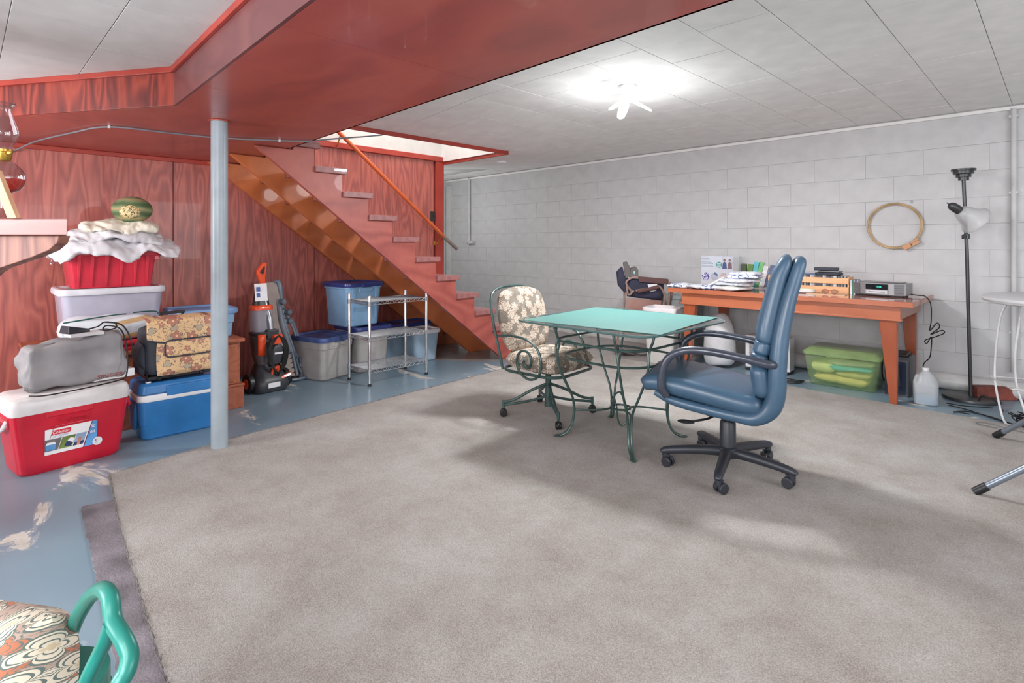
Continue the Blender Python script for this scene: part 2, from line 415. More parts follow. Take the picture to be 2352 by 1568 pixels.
# ---------------------------------------------------------------- ceiling
def zc(x, y):
    a = max(0, min(1, (-x - 3.0) / 1.2)); b = max(0, min(1, (5.5 - y) / 1.1))
    return 2.3 - 0.1 * a * b
OX0, OX1, OY1 = XL, -4.22, 4.12
ce = empty_part('ceiling', kind='structure')
def slab(name, xs, ys, z, hole=None):
    m = B()
    for i in range(len(xs) - 1):
        for j in range(len(ys) - 1):
            a, b, c, d = xs[i], xs[i + 1], ys[j], ys[j + 1]
            if hole and a >= hole[0] - .01 and b <= hole[1] + .01 and d <= hole[2] + .01: continue
            m.hexa([(a, c, z(a, c) + .005), (b, c, z(b, c) + .005), (b, d, z(b, d) + .005), (a, d, z(a, d) + .005)], [(a, c, z(a, c) + .06), (b, c, z(b, c) + .06), (b, d, z(b, d) + .06), (a, d, z(a, d) + .06)])
    return m.done(name, GAP, ce, smooth=False)
slab('backing', [-7.6, -7.0, -6.4, -5.8, OX0, OX1, -3.8, -3.4, -3.0, 2.9], [1.6, 2.2, 3.0, 3.6, OY1, 4.5, 4.8, 5.1, 5.5, 5.9], zc, (OX0, OX1, OY1))
T = 0.35
for i in range(-14, 9):
    for j in range(0, 12):
        x0 = -0.98 + i * T; y0 = 1.655 + j * T; x1 = x0 + T; y1 = y0 + T
        if x1 > 1.6 or y0 > YF: continue
        y0 = max(y0, 1.66); y1 = min(y1, YF); g = .0011
        if y1 - y0 < .02: continue
        if x0 < OX1 and y0 < OY1:
            if x1 <= OX1 + .03 and y1 <= OY1 + .03: continue
            if y1 > OY1 + .03: y0 = OY1
            else: x0 = OX1
        q = rnd.uniform(-.0008, .0008); e = [(x0 + g, y0 + g), (x1 - g, y0 + g), (x1 - g, y1 - g), (x0 + g, y1 - g)]
        B().hexa([(a, b, zc(a, b) + q) for a, b in e], [(a, b, zc(a, b) + .0045) for a, b in e]).done('ceiling_tile', CEILW, ce, smooth=False, bevel=.002, seg=1)
for (a, b, c, d) in ((1.6, XR + .1, 1.66, YF), (-7.6, -5.9, 4.0, YF)):
    B().box(a, b, c, d, 2.3, 2.312).done('ceiling_board', CEILW, ce, smooth=False)
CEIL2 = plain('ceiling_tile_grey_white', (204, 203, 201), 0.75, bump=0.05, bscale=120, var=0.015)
# lower ceiling in front of the soffit
ZL = 2.13
B().box(-5.4, XR + .1, YB, 0.9, ZL + .005, ZL + .06).done('backing', GAP, ce, smooth=False)
T2 = 0.318
for i in range(9):
    for j in range(5):
        x0 = -4.2 + i * T2 + (0.04 if j % 2 else 0); y0 = 0.455 - 3 * T2 + j * T2 + 0.0; g = .0010
        x1, y1 = x0 + T2, min(y0 + T2, 0.9)
        if y1 - y0 < .02: continue
        B().box(x0 + g, x1 - g, y0 + g, y1 - g, ZL + rnd.uniform(-.0008, .0008), ZL + .0045).done('ceiling_tile', CEIL2, ce, smooth=False, bevel=.002, seg=1)
B().box(-5.4, -4.2, YB, 0.9, ZL, ZL + .0045).done('ceiling_board', CEIL2, ce, smooth=False)
B().box(-1.34, XR + .1, YB, 0.9, ZL, ZL + .0045).done('ceiling_board', CEIL2, ce, smooth=False)
B().box(-4.2, -1.34, YB, -.5, ZL, ZL + .0045).done('ceiling_board', CEIL2, ce, smooth=False)
# ---------------------------------------------------------------- red soffit
ZS = 1.93
so = empty_part('soffit', kind='structure')
SY0 = lambda x: 0.80 + (x + 3.29) * -0.03
SY1 = lambda x: 1.63 + (x + .68) * -0.038
cuts = [2.9, 0.6, -0.62, -1.84, -2.8, -3.29]
for a, b in zip(cuts, cuts[1:]):
    B().hexa([(b + .001, SY0(b), ZS), (a - .001, SY0(a), ZS), (a - .001, SY1(a), ZS), (b + .001, SY1(b), ZS)], [(b + .001, SY0(b), ZS + .012), (a - .001, SY0(a), ZS + .012), (a - .001, SY1(a), ZS + .012), (b + .001, SY1(b), ZS + .012)]).done('soffit_panel', REDH, so, smooth=False, bevel=.001, seg=1)
ang = [(-3.291, 0.802), (-4.26, 0.187), (-5.29, -0.47)]
def flat(poly, z0_, z1_, name, m, par): return B().prism(poly, z0_, z1_).done(name, m, par, smooth=False, bevel=.001, seg=1)
flat([ang[0], (-3.291, SY1(-3.29)), (-4.1, SY1(-4.1)), (-4.1, 0.29)], ZS, ZS + .012, 'soffit_panel', REDH, so)
flat([(-4.102, 0.289), (-4.102, SY1(-4.1)), (XL, SY1(XL)), (XL, -0.48)], ZS, ZS + .012, 'soffit_panel', REDH, so)
# faces
B().hexa([(-3.29, .788, ZS), (2.8, .60, ZS), (2.8, .612, ZS), (-3.29, .80, ZS)], [(-3.29, .788, ZL), (2.8, .60, ZL), (2.8, .612, ZL), (-3.29, .80, ZL)]).done('soffit_face', wood('dark_red_board', (84, 48, 50), (112, 66, 66), (136, 84, 80), scale=(1, 2, 2), rings=5, rough=.35, amount=.4), so, smooth=False)  # shade on this side face is put into a darker wood colour
def along(p, q, off, t, z0_, z1_, name, m, par):
    d = Vector((q[0] - p[0], q[1] - p[1])).normalized(); n = Vector((d.y, -d.x))
    a = [Vector(p) + n * off, Vector(q) + n * off, Vector(q) + n * (off + t), Vector(p) + n * (off + t)]
    return B().prism([tuple(v) for v in a], z0_, z1_).done(name, m, par, smooth=False, bevel=.003)
along(ang[2], ang[0], 0, .012, ZS, ZL, 'soffit_face', wood('red_plywood_bright', (80, 28, 26), (124, 46, 38), (168, 70, 52), rings=9, scale=(3.2, 3.2, .8), amount=1.0, rough=.4), so)
along(ang[2], ang[0], .012, .018, ZL - .03, ZL, 'trim', TRIM, so)
along((-3.29, .788), (2.8, .60), .0, .018, ZL - .03, ZL, 'trim', TRIM, so)
B().hexa([(XL, SY1(XL) - .012, ZS), (2.8, SY1(2.8) - .012, ZS), (2.8, SY1(2.8), ZS), (XL, SY1(XL), ZS)], [(XL, SY1(XL) - .012, 2.3), (2.8, SY1(2.8) - .012, 2.3), (2.8, SY1(2.8), 2.3), (XL, SY1(XL), 2.3)]).done('soffit_face', REDH, so, smooth=False)
# stairwell shaft above the ceiling
sh = empty_part('stairwell', kind='structure')
for bx in ((OX0 - .02, OX0, 1.8, OY1, 2.25, 3.4), (OX1 - .02, OX1 - .001, 1.8, OY1, 2.2, 3.4), (OX0, OX1 - .02, OY1 - .02, OY1 - .001, 2.2, 3.4), (OX0, OX1, 1.78, 1.8, 1.95, 3.4), (OX0, OX1, 1.8, OY1 + .02, 3.4, 3.42)):
    B().box(*bx).done('shaft_board', WHITE, sh, smooth=False)
st(B().box(OX1 - .002, OX1 + .022, 1.75, OY1 + .03, 2.165, 2.205).done('trim_8', TRIM, smooth=False, bevel=.004))
st(B().box(XL, OX1 + .02, OY1, OY1 + .03, 2.165, 2.205).done('trim_9', TRIM, smooth=False, bevel=.004))
# wall pier and fireplace mantel at the left edge of the view
# ---------------------------------------------------------------- shared materials
def sweep(mb, path, n=5):
    """path: (x, z, half width, thickness, y offset) along the side profile; rounded-rectangle sections"""
    rings = []
    for i, p in enumerate(path):
        a = path[max(0, i - 1)]; b = path[min(len(path) - 1, i + 1)]
        t = Vector((b[0] - a[0], 0, b[1] - a[1])).normalized(); nrm = Vector((-t.z, 0, t.x))
        sec = rr(p[2] * 2, p[3], min(p[3] * 0.48, p[2]), 0, n)
        rings.append([tuple(Vector((p[0], p[4] if len(p) > 4 else 0, p[1])) + Vector((0, q[0], 0)) + nrm * q[1]) for q in sec])
    return mb.loft(rings)
def smooth_path(path, k=4):
    P = [Vector(p[:4]) for p in path]; out = []
    for i in range(len(P) - 1):
        g = lambda q: P[max(0, min(len(P) - 1, q))]
        p0, p1, p2, p3 = g(i - 1), g(i), g(i + 1), g(i + 2)
        for j in range(k):
            t = j / k
            out.append(tuple(0.5 * ((2 * p1) + (p2 - p0) * t + (2 * p0 - 5 * p1 + 4 * p2 - p3) * t * t + (3 * p1 - p0 - 3 * p2 + p3) * t ** 3)))
    out.append(tuple(P[-1])); return out
def pillow(mb, w_, h_, T_, N=16, corner=0.35, p=4, q=0.5, dim=(), amp=0.0, fr=6, seed=0, fn=None):
    """a soft cushion lying in its own xy plane, thickness along z"""
    fs = []; vs = []; idx = {}
    def pt(i, j, s_):
        u = -1 + 2 * i / N; v = -1 + 2 * j / N
        x = u * math.sqrt(1 - corner * v * v / 2 * 1.0) * w_ / 2; y = v * math.sqrt(1 - corner * u * u / 2) * h_ / 2
        t = T_ / 2 * (max(0, (1 - abs(u) ** p) * (1 - abs(v) ** p))) ** q
        for (a, b, dp, rad) in dim: t -= dp * math.exp(-((x - a) ** 2 + (y - b) ** 2) / rad ** 2) * (1 if t > 0 else 0)
        P = Vector((x, y, s_ * t))
        if amp: P += noise.noise_vector(P * fr + Vector((seed, s_, 0))) * amp * (1 if s_ else 0.6)
        if fn: P = Vector(fn(P))
        return tuple(P)
    for s_ in (1, -1):
        for j in range(N + 1):
            for i in range(N + 1):
                ed = i in (0, N) or j in (0, N)
                k = (i, j, 0 if ed else s_)
                if k not in idx: idx[k] = len(vs); vs.append(pt(i, j, 0 if ed else s_))
        for j in range(N):
            for i in range(N):
                g = lambda a, b: idx[(a, b, 0 if (a in (0, N) or b in (0, N)) else s_)]
                fs.append((g(i, j), g(i + 1, j), g(i + 1, j + 1), g(i, j + 1)))
    return mb.put(vs, fs)
BLACK = plain('black_plastic', (30, 31, 34), 0.4, var=0.1)
CABLE = plain('black_cable', (24, 24, 26), 0.5)
CHROME = plain('chrome_wire', (205, 207, 210), 0.25, 0.9)
BRASS = plain('brass', (190, 150, 70), 0.3, 0.9)
GREYPL = plain('grey_metallic_plastic', (118, 120, 122), 0.4, 0.3)
WHITEPL = plain('white_plastic', (226, 226, 228), 0.35, var=0.01)
WIREW = plain('white_wire', (205, 205, 205), 0.4)
LABELW = plain('white_label', (228, 226, 228), 0.5, var=0.01)
# ---------------------------------------------------------------- support post
po = B().lathe([(.0455, 0), (.0455, ZS - .008)], 32, (-3.512, 1.075, 0)).done('support_post', plain('pale_blue_grey_paint', (156, 167, 175), .35, var=.03), ang=60)
tag(po, 'round pale blue-grey steel post from floor to red soffit beside the coolers', 'post')
B().lathe([(.056, ZS - .008), (.056, ZS - .001)], 32, (-3.512, 1.075, 0)).done('cap_plate', REDH, po)
# ---------------------------------------------------------------- pier, mantel shelf, oil lamp
pier = B().at((-2.428, .259, 0), 45).box(-1.25, -.86, .02, .35, 0, ZL).done('wall_pier', RED, smooth=False); st(pier)
ms = thing('mantel_shelf', 'pinkish brown wooden mantel shelf with curved bracket at the left edge', 'shelf', (-2.428, .259, 1.0), 45)
MANT = wood('mantel_wood', (142, 98, 94), (162, 118, 113), (178, 138, 132), scale=(.6, 3, 3), rings=6, rough=.4, amount=.5)
B().prism([(-.86, 0), (0, 0), (-.165, .2), (-.86, .2)], .233, .29).done('shelf_board', MANT, ms, bevel=.004)
br = [(-.86, -.2), (-.5, -.12)] + [(-.36, .04), (-.30, .10), (-.27, .118), (-.235, .13), (-.16, .155), (-.10, .18), (-.07, .205), (-.06, .2325), (-.86, .2325)]
B().prism(br, .04, .09, 'xz').done('bracket', wood('bracket_wood', (104, 60, 54), (142, 92, 80), (168, 118, 98), scale=(3, 3, .4), rings=14, rough=.5), ms, smooth=False, bevel=.003)
GL = thin_glass('clear_glass', (.80, .82, .84, 1), 2.2)
ol = thing('oil_lamp', 'glass oil lamp with red oil standing on the mantel shelf', 'lamp', (-2.68, .106, 1.29), 45)
B().lathe([(.048, 0), (.05, .006), (.03, .02), (.012, .04), (.012, .085), (.03, .1)], 24).done('foot', GL, ol)
B().lathe([(.02, .095), (.045, .105), (.058, .125), (.062, .15), (.056, .178), (.036, .2), (.018, .212)], 28, cap=False).done('oil_font', GL, ol)
B().lathe([(.018, .1), (.044, .107), (.0565, .125), (.0602, .146), (.001, .147)], 28).done('red_oil', plain('red_oil', (222, 60, 48), .15), ol)
B().lathe([(.02, .21), (.024, .222), (.026, .24), (.028, .242), (.028, .25)], 20).done('burner', BRASS, ol)
B().tube([(.02, -.01, .235), (.038, -.02, .236)], .003).ball((.042, -.023, .236), .008, .003, .008).done('wick_knob', BRASS, ol)
B().lathe([(.024, .248), (.026, .262), (.036, .28), (.044, .30), (.043, .32), (.034, .35), (.024, .38), (.021, .40), (.030, .41), (.034, .413)], 28, cap=False).done('chimney', GL, ol)
B().tube([(.034 * math.cos(a * PI / 12), .034 * math.sin(a * PI / 12), .413 + .003 * (a % 2)) for a in range(24)], .003, 6, closed=True).done('beaded_rim', GL, ol)
OAK = wood('light_oak', (190, 138, 104), (212, 164, 128), (226, 184, 150), scale=(3, 3, .5), rings=10, rough=.5, amount=.6)
lw = B().at((-2.555, .125, 1.291), 45).hexa([(-.010, -.01, 0), (.022, -.01, 0), (.022, .01, 0), (-.010, .01, 0)], [(-.07, -.015, .165), (-.04, -.015, .165), (-.04, .005, .165), (-.07, .005, .165)]).done('leaning_plank', OAK, bevel=.002)
tag(lw, 'light oak strip leaning on the mantel shelf in front of the oil lamp', 'wood strip')
# ---------------------------------------------------------------- stairs
STR = wood('stair_red_wood', (122, 56, 52), (162, 82, 73), (188, 108, 94), scale=(2, .5, 1.2), rings=9, rough=.42, amount=.5, coat=.1)
ORG = wood('varnished_orange_wood', (150, 78, 42), (186, 102, 58), (206, 124, 76), scale=(2, .5, 1.2), rings=7, rough=.4, amount=.4, coat=.1)
TRD = wood('tread_wood', (120, 76, 76), (150, 98, 96), (170, 118, 114), scale=(.5, 3, 3), rings=6, rough=.4, amount=.5, coat=.2)
sta = thing('staircase', 'open red wooden staircase with three stringers rising to the left under the soffit', 'stairs', (-4.7, 4.0, 0))
N_T = 11
yb = lambda j: 4.098 - .2375 * j
zb = lambda j: .131 + .1823 * j
prof = [(4.02, 0), (4.33, 0)]
for j in range(N_T):
    prof.append((yb(j) + .235, zb(j))); prof.append((yb(j), zb(j)))
prof = prof[:-2] + [(1.958, 1.953), (1.79, 1.953), (1.79, 1.925), (1.51, 1.925)]
for x, m, e in ((-4.19, STR, 0), (-4.72, ORG, .02), (-5.292, ORG, 0)):
    B().at((4.7, -4.0, 0)).prism([(a, b) for a, b in prof], x, x + .04, 'yz').done('stringer', m, sta, smooth=False, bevel=.003, seg=1, label=('outer stringer stained red' if m is STR else None))
tr0 = B().box(-.58, .58, 0, .265, 0, .046).done('tread', TRD, sta, smooth=False, bevel=.004)
tr0.location = (0, yb(0) - 4.0, zb(0))
for j in range(1, N_T):
    t_ = place(tr0, (0, yb(j) - 4.0, zb(j)), 0, sta)
    if j == N_T - 1: t_.scale = (1, .77, 1); t_.location = (0, 1.79 - 4.0, zb(j))
hr = thing('handrail', 'round orange wooden handrail above the stairs with grey taped lower end', 'handrail', (-5.19, 3.5, 0))
B().cyl((0, -1.25, 2.695), (0, .545, 1.298), .021).done('rail', plain('orange_varnished_rail', (206, 98, 48), .35, coat=.3), hr)
B().cyl((0, .54, 1.302), (0, .735, 1.158), .0225).ball((0, .737, 1.156), .0225).done('taped_end', plain('grey_tape', (134, 122, 114), .7), hr)
for y_, z_ in ((.50, 1.25), (-.78, 2.25)):
    B().tube([(-.105, y_, z_ - .03), (-.06, y_, z_ - .035), (-.02, y_, z_ + .02), (0, y_, z_ + .055)], .007, 8, 4).cyl((-.108, y_, z_ - .03), (-.1, y_, z_ - .03), .028).done('wall_bracket', BRASS, hr)
sp_ = thing('switch_plate', 'dark brown switch plate on the red wall beside the stairs', 'switch', (XL + .001, 3.963, 1.54))
B().box(0, .006, -.038, .038, -.058, .058).done('plate', plain('dark_brown_plastic', (52, 38, 36), .4), sp_, bevel=.002)
B().box(.006, .012, -.009, .009, -.014, .014).done('toggle', BLACK, sp_, bevel=.002)
# ---------------------------------------------------------------- cables on ceiling
ca = B().tube([(-5.285, .10, 1.80), (-5.28, .26, 1.868), (-5.0, .36, 1.91), (-4.5, .5, 1.918), (-4.13, .64, 1.922), (-4.08, .95, 1.922), (-4.03, 1.23, 1.922), (-3.84, 1.56, 1.922), (-3.72, 1.72, 1.925), (-3.78, 1.95, 1.98), (-4.05, 2.4, 2.10), (-4.3, 2.68, 2.19), (-4.38, 2.755, 2.262)], .0055, 8, 6).done('ceiling_cable', plain('grey_cable', (120, 124, 130), .5))
tag(ca, 'thin grey cable stapled under the red soffit and running up to the ceiling', 'cable')
for p in ((-4.13, .64), (-3.84, 1.56)): B().box(p[0] - .009, p[0] + .009, p[1] - .006, p[1] + .006, 1.914, 1.929).done('cable_clip', WHITEPL, ca, bevel=.002)
# ---------------------------------------------------------------- ceiling fixture, smoke detector
fx = thing('ceiling_light', 'white ceiling socket with a bright three-blade lamp', 'light', (-2.14, 3.27, 2.3))
B().lathe([(.0, -.001), (.066, -.001), (.068, -.012), (.058, -.028), (.026, -.034), (.024, -.058), (.02, -.06)], 32, cap=False).done('socket', WHITEPL, fx)
B().lathe([(.0, -.058), (.022, -.06), (.02, -.085), (.034, -.1), (.02, -.112), (0, -.112)], 24, cap=False).done('bulb_base', WHITEPL, fx)
EM = emis('lit_blade', (1, 1, 1, 1), 5)
for a in (20, 140, 262):
    bl = B(); sweep(bl, smooth_path([(.02, -.10, .018, .014), (.06, -.12, .032, .014), (.11, -.15, .034, .014), (.155, -.178, .026, .012), (.168, -.186, .008, .006)], 3), 3)
    o = bl.done('lamp_blade', EM, fx); o.rotation_euler = (0, 0, R(a))
sd = thing('smoke_detector', 'round white smoke detector on the ceiling near the stairs', 'smoke detector', (-4.87, 4.69, zc(-4.87, 4.69)))
B().lathe([(0, 0), (.062, 0), (.064, -.01), (.058, -.024), (.036, -.03), (0, -.031)], 32, cap=False).done('cover', WHITEPL, sd)
B().lathe([(.059, -.013), (.061, -.017), (.059, -.021)], 32, cap=False).done('vent_ring', plain('grey_vent', (150, 150, 150), .6), sd)
# ---------------------------------------------------------------- conduits and pipe on the back wall
co = B().cyl((-6.83, 5.845, 1.27), (-6.83, 5.845, 2.285), .02).tube([(-6.83, 5.845, 1.28), (-6.83, 5.82, 1.25), (-6.83, 5.78, 1.235)], .022, 8, 4).box(-6.86, -6.7, 5.8, 5.866, 1.22, 1.27).done('white_conduit', WALLW)
tag(co, 'white painted pipe with a tap fitting high on the far left of the block wall', 'pipe')
co = B().cyl((-.272, 5.845, .2), (-.272, 5.845, 2.27), .019).done('white_conduit', WALLW)
tag(co, 'white painted pipe running down the block wall behind the floor lamp', 'pipe')
for z_ in (.5, 1.6, 2.2): B().box(-.30, -.245, 5.835, 5.866, z_, z_ + .02).done('pipe_strap', WALLW, co)
bp = B().cyl((-2.1, 5.795, .068), (2.7, 5.795, .068), .066, n=24).done('floor_pipe', plain('white_pvc', (214, 214, 214), .4))
tag(bp, 'thick white pipe lying along the foot of the block wall behind the desk', 'pipe')
# ---------------------------------------------------------------- embroidery hoop
eh = thing('embroidery_hoop', 'round wooden embroidery hoop hanging on the white block wall', 'hoop', (-1.055, 5.84, 1.368))
HW = plain('pale_hoop_wood', (188, 160, 124), .6, var=.1)
B().tube([(.203 * math.cos(2 * PI * k / 48), 0, .198 * math.sin(2 * PI * k / 48)) for k in range(48)], .0075, 8, closed=True).done('outer_ring', HW, eh)
B().tube([(.192 * math.cos(2 * PI * k / 48), .004, .187 * math.sin(2 * PI * k / 48)) for k in range(48)], .005, 8, closed=True).done('inner_ring', HW, eh)
for a, c in ((0, .035), (0, -.035)):
    B().at((.125 + c * .85, -.01, -.165 + c * .53), ry=-32).box(-.032, .032, -.013, .013, -.02, .02).done('clamp_block', plain('orange_wood_block', (206, 150, 106), .5), eh, bevel=.002)
B().tube([(.12, -.02, -.16), (.2, -.03, -.11)], .003).done('clamp_screw', CHROME, eh)
for x_, z_ in ((-1.03, 1.565), (-.93, 1.575), (-1.06, 1.165)):
    tag(B().at((x_, 5.855, z_)).ball((0, 0, 0), .012, .006, .014).done('wall_hook', thin_glass('clear_hook', (.9, .9, .9, 1)) if 'clear_hook' not in bpy.data.materials else bpy.data.materials['clear_hook']), {1.565: 'small clear plastic hook holding the top of the hoop', 1.575: 'small clear plastic hook right of the top of the hoop', 1.165: 'small clear plastic hook below the bottom of the hoop'}[z_], 'hook')
# ================================================================ LEFT WALL PILE
CABW = wood('cabinet_wood', (132, 66, 44), (164, 90, 62), (184, 108, 78), scale=(3, .6, 3), rings=8, rough=.5, amount=.5)
cb = thing('low_cabinet', 'low reddish wooden cabinet with panelled front behind the blue cooler', 'cabinet', (-4.74, .885, 0), 90)
B().box(-.575, .575, -.43, .45, .09, .485).done('carcass', CABW, cb, bevel=.003)
B().box(-.6, .6, -.465, .47, .485, .512).done('top', CABW, cb, bevel=.006)
B().box(-.595, .595, -.455, .46, 0, .16).done('plinth', CABW, cb, bevel=.004)
B().box(-.6, .6, -.462, .465, .16, .178).done('moulding', CABW, cb, bevel=.006)
for x_ in (-.52, 0, .52):
    B().box(x_ - .04, x_ + .04, -.446, -.43, .18, .47).done('pilaster', CABW, cb, bevel=.003)
    for a_, b_ in ((-.012, .45), (.012, .45), (-.012, .2), (.012, .2)): B().ball((x_ + a_, -.447, b_), .006).done("stud", BRASS, cb)
for x_ in (-.26, .26):
    B().box(x_ - .215, x_ + .215, -.438, -.43, .185, .465).done('door_panel', CABW, cb, bevel=.006)
def tote(name, label, loc, rz, w_, d_, h_, body, lid, group=None, step=.72, lidh=.03, handle=True, taper=.86, dish=True, ribs=False, lidlabel=None):
    t = thing(name, label, 'storage box', loc, rz, group)
    r = .05; wt, dt = w_ - .03, d_ - .03; f = lambda q: taper + (1 - taper) * q
    lv = [(0.0, wt * f(0) - .02, dt * f(0) - .02, r), (.01, wt * f(0), dt * f(0), r)]
    if step: lv += [(h_ * step - .004, wt * f(step * .8), dt * f(step * .8), r), (h_ * step, wt * f(step) + .008, dt * f(step) + .008, r)]
    lv += [(h_ - lidh, wt, dt, r), (h_ - lidh + .001, wt - .01, dt - .01, r)]
    B().rloft(lv, 5).done('body', body, t, ang=30)
    L = [(h_ - lidh - .012, w_, d_, r + .01), (h_ - lidh + .006, w_ + .006, d_ + .006, r + .01), (h_ - .004, w_ - .002, d_ - .002, r + .01), (h_, w_ - .02, d_ - .02, r)]
    if dish: L += [(h_ - .001, w_ - .045, d_ - .045, r - .01), (h_ - lidh * .5, w_ - .06, d_ - .06, r - .015)]
    B().rloft(L, 5).done('lid', lid, t, ang=30)
    if handle:
        for s_, ax in ((-1, 0), (1, 0)):
            B().box(-.055, .055, s_ * d_ / 2 - .012, s_ * d_ / 2 + .014, h_ - lidh - .016, h_ - lidh + .014).done('latch', lid, t, bevel=.004)
            B().box(-.08, .08, s_ * dt / 2 * .99 - .006, s_ * dt / 2 * .99 + .012, h_ - lidh - .06, h_ - lidh - .02).done('handle', body, t, bevel=.005)
    if ribs:
        for x_ in ribs:
            B().hexa([(x_ - .012, -dt / 2 * f(.1) - .006, .06), (x_ + .012, -dt / 2 * f(.1) - .006, .06), (x_ + .012, -dt / 2 * f(.1) + .02, .06), (x_ - .012, -dt / 2 * f(.1) + .02, .06)],
                     [(x_ - .02, -dt / 2 - .006, h_ - lidh - .02), (x_ + .02, -dt / 2 - .006, h_ - lidh - .02), (x_ + .02, -dt / 2 + .01, h_ - lidh - .02), (x_ - .02, -dt / 2 + .01, h_ - lidh - .02)]).done('rib', body, t, bevel=.004)
    return t
FROST = plain('frosted_clear_plastic', (186, 184, 200), .3, var=.03, coat=.2, alpha=.93)
FROST2 = plain('frosted_blue_plastic', (160, 184, 204), .3, var=.04, coat=.2, alpha=.9)
WLID = plain('milky_lid', (216, 216, 222), .35)
REDPL = plain('red_crate_plastic', (206, 50, 70), .32, var=.04, coat=.2)
REDPL2 = plain('red_cooler_plastic', (196, 22, 48), .35, var=.03, coat=.2)
BLUEL = plain('royal_blue_lid', (44, 58, 122), .35, var=.06, coat=.2)
BLUEL2 = plain('worn_blue_lid', (66, 86, 138), .45, var=.15)
GREYT = plain('putty_grey_plastic', (170, 166, 164), .45, var=.04)
LBLUE = plain('light_blue_plastic', (132, 172, 206), .38, var=.04)
tote('clear_tote', 'large frosted clear storage tote under the red crate on the cabinet', (-4.74, .735, .512), 90, .60, .46, .40, FROST, WLID, step=0, handle=False, taper=.88)
B_ = tote('blue_tote', 'shallow light blue tote with lid on the right end of the low cabinet', (-4.56, 1.265, .512), 90, .42, .40, .222, LBLUE, plain('dusty_blue_lid', (112, 146, 192), .4), step=.5, handle=False, taper=.9)
rc = thing('red_crate', 'bright red plastic crate stacked on the frosted clear tote', 'storage box', (-4.75, .735, .912), 90)
B().rloft([(0, .44, .34, .02), (.2, .485, .40, .02), (.212, .50, .41, .02), (.215, .515, .425, .02), (.262, .525, .435, .02), (.262, .49, .40, .02), (.05, .43, .33, .02)], 3).done('body', REDPL, rc, ang=30)
for x_ in (-.19, -.12, -.04, .04, .12, .19):
    B().hexa([(x_ - .004, -.178, .01), (x_ + .004, -.178, .01), (x_ + .004, -.16, .01), (x_ - .004, -.16, .01)], [(x_ - .012, -.215, .215), (x_ + .012, -.215, .215), (x_ + .012, -.19, .215), (x_ - .012, -.19, .215)]).done('rib', REDPL, rc, bevel=.002)
for s_ in (-1, 1):
    B().box(s_ * .25 - .02, s_ * .25 + .02, -.1, .1, .205, .245).done('handle', REDPL, rc, bevel=.006)
    B().box(s_ * .25 - .018, s_ * .25 + .018, -.2, -.14, .18, .25).done('hinge_lug', REDPL, rc, bevel=.004)
SHEET = plain('white_cotton', (212, 210, 214), .85, var=.02, bump=.4, bscale=14)
CREAM = plain('cream_cotton', (222, 214, 198), .85, var=.02, bump=.4, bscale=16)
def drape(name, label, loc, rz, w_, d_, top, hang, mat, seed, n=26, ex=3):
    def fn(u, v):
        x = (u - .5) * 2; y = (v - .5) * 2; r_ = (abs(x) ** ex + abs(y) ** ex) ** (1 / ex)
        a = math.atan2(y, x); e = 1 + .10 * math.sin(a * 3 + seed) + .06 * math.sin(a * 7 + seed * 2)
        z = top - hang * max(0, r_ - .62) ** 1.5 * 2.2 * (1 + .5 * math.sin(a * 5 + seed))
        nz = noise.noise(Vector((x * 2.1 + seed, y * 2.4, seed))) * .035 + noise.noise(Vector((x * 6, y * 6 + seed, seed))) * .012
        k = 1 - .12 * max(0, r_ - .75)
        return (x * w_ / 2 * e * k, y * d_ / 2 * e * k, z + nz * (1.2 - .6 * r_))
    o = B().at(loc, rz).grid(n, n, fn).done(name, mat, solid=.012, sub=1)
    return tag(o, label, 'cloth')
def sheet(name, label, loc, rz, w_, d_, T_, droop, mat, seed, amp=.022):
    m = B(); pillow(m, w_, d_, T_, 34, .5, 4, .45, amp=amp, fr=7, seed=seed, fn=lambda P: (P.x, P.y, P.z - droop * ((abs(P.x) / (w_ / 2)) ** 2.4 * .6 + (abs(P.y) / (d_ / 2)) ** 2.6) * (1 + .35 * math.sin(P.x * 17 + seed) + .2 * math.sin(P.x * 31))))
    o = m.done(name, mat, sub=1); o.location = loc; o.rotation_euler = (0, 0, R(rz))
    dq = o.modifiers.new('creases', 'DISPLACE'); tq = bpy.data.textures.new('creases', 'MARBLE'); tq.noise_scale = .09; tq.turbulence = 9; tq.noise_depth = 2; dq.texture = tq; dq.strength = .018; dq.mid_level = .5; dq.texture_coords = 'LOCAL'
    return tag(o, label, 'cloth')
sheet('white_sheet', 'crumpled white sheet draped over the top of the red crate', (-4.70, .775, 1.225), 90, .78, .50, .10, .10, SHEET, 1.3, .03)
sheet('white_sheet', 'second folded layer of white sheet under the cream cloth', (-4.68, .76, 1.285), 92, .56, .40, .07, .05, SHEET, 4.4)
def folded(name, label, cat, loc, rz, w_, d_, n_, th, mat, seed):
    t = B()
    for k in range(n_):
        t.at((loc[0] + rnd.uniform(-.01, .01), loc[1] + rnd.uniform(-.015, .015), loc[2] + th * (k + .5)), rz + rnd.uniform(-7, 7))
        pillow(t, w_ * (1 - .07 * k), d_ * (1 - .06 * k), th * 1.25, 12, .25, 6, .35, amp=.014, fr=9, seed=seed + k)
    return tag(t.done(name, mat, sub=1), label, cat)
sheet('cream_cloth', 'folded cream tablecloth lying under the green melon-shaped cushion', (-4.66, .785, 1.335), 86, .46, .34, .07, .04, CREAM, 8.1, .018)
gm = thing('green_cushion', 'round green striped cushion with a yellow patterned end on the folded cloths', 'cushion', (-4.60, .845, 1.445), 60)
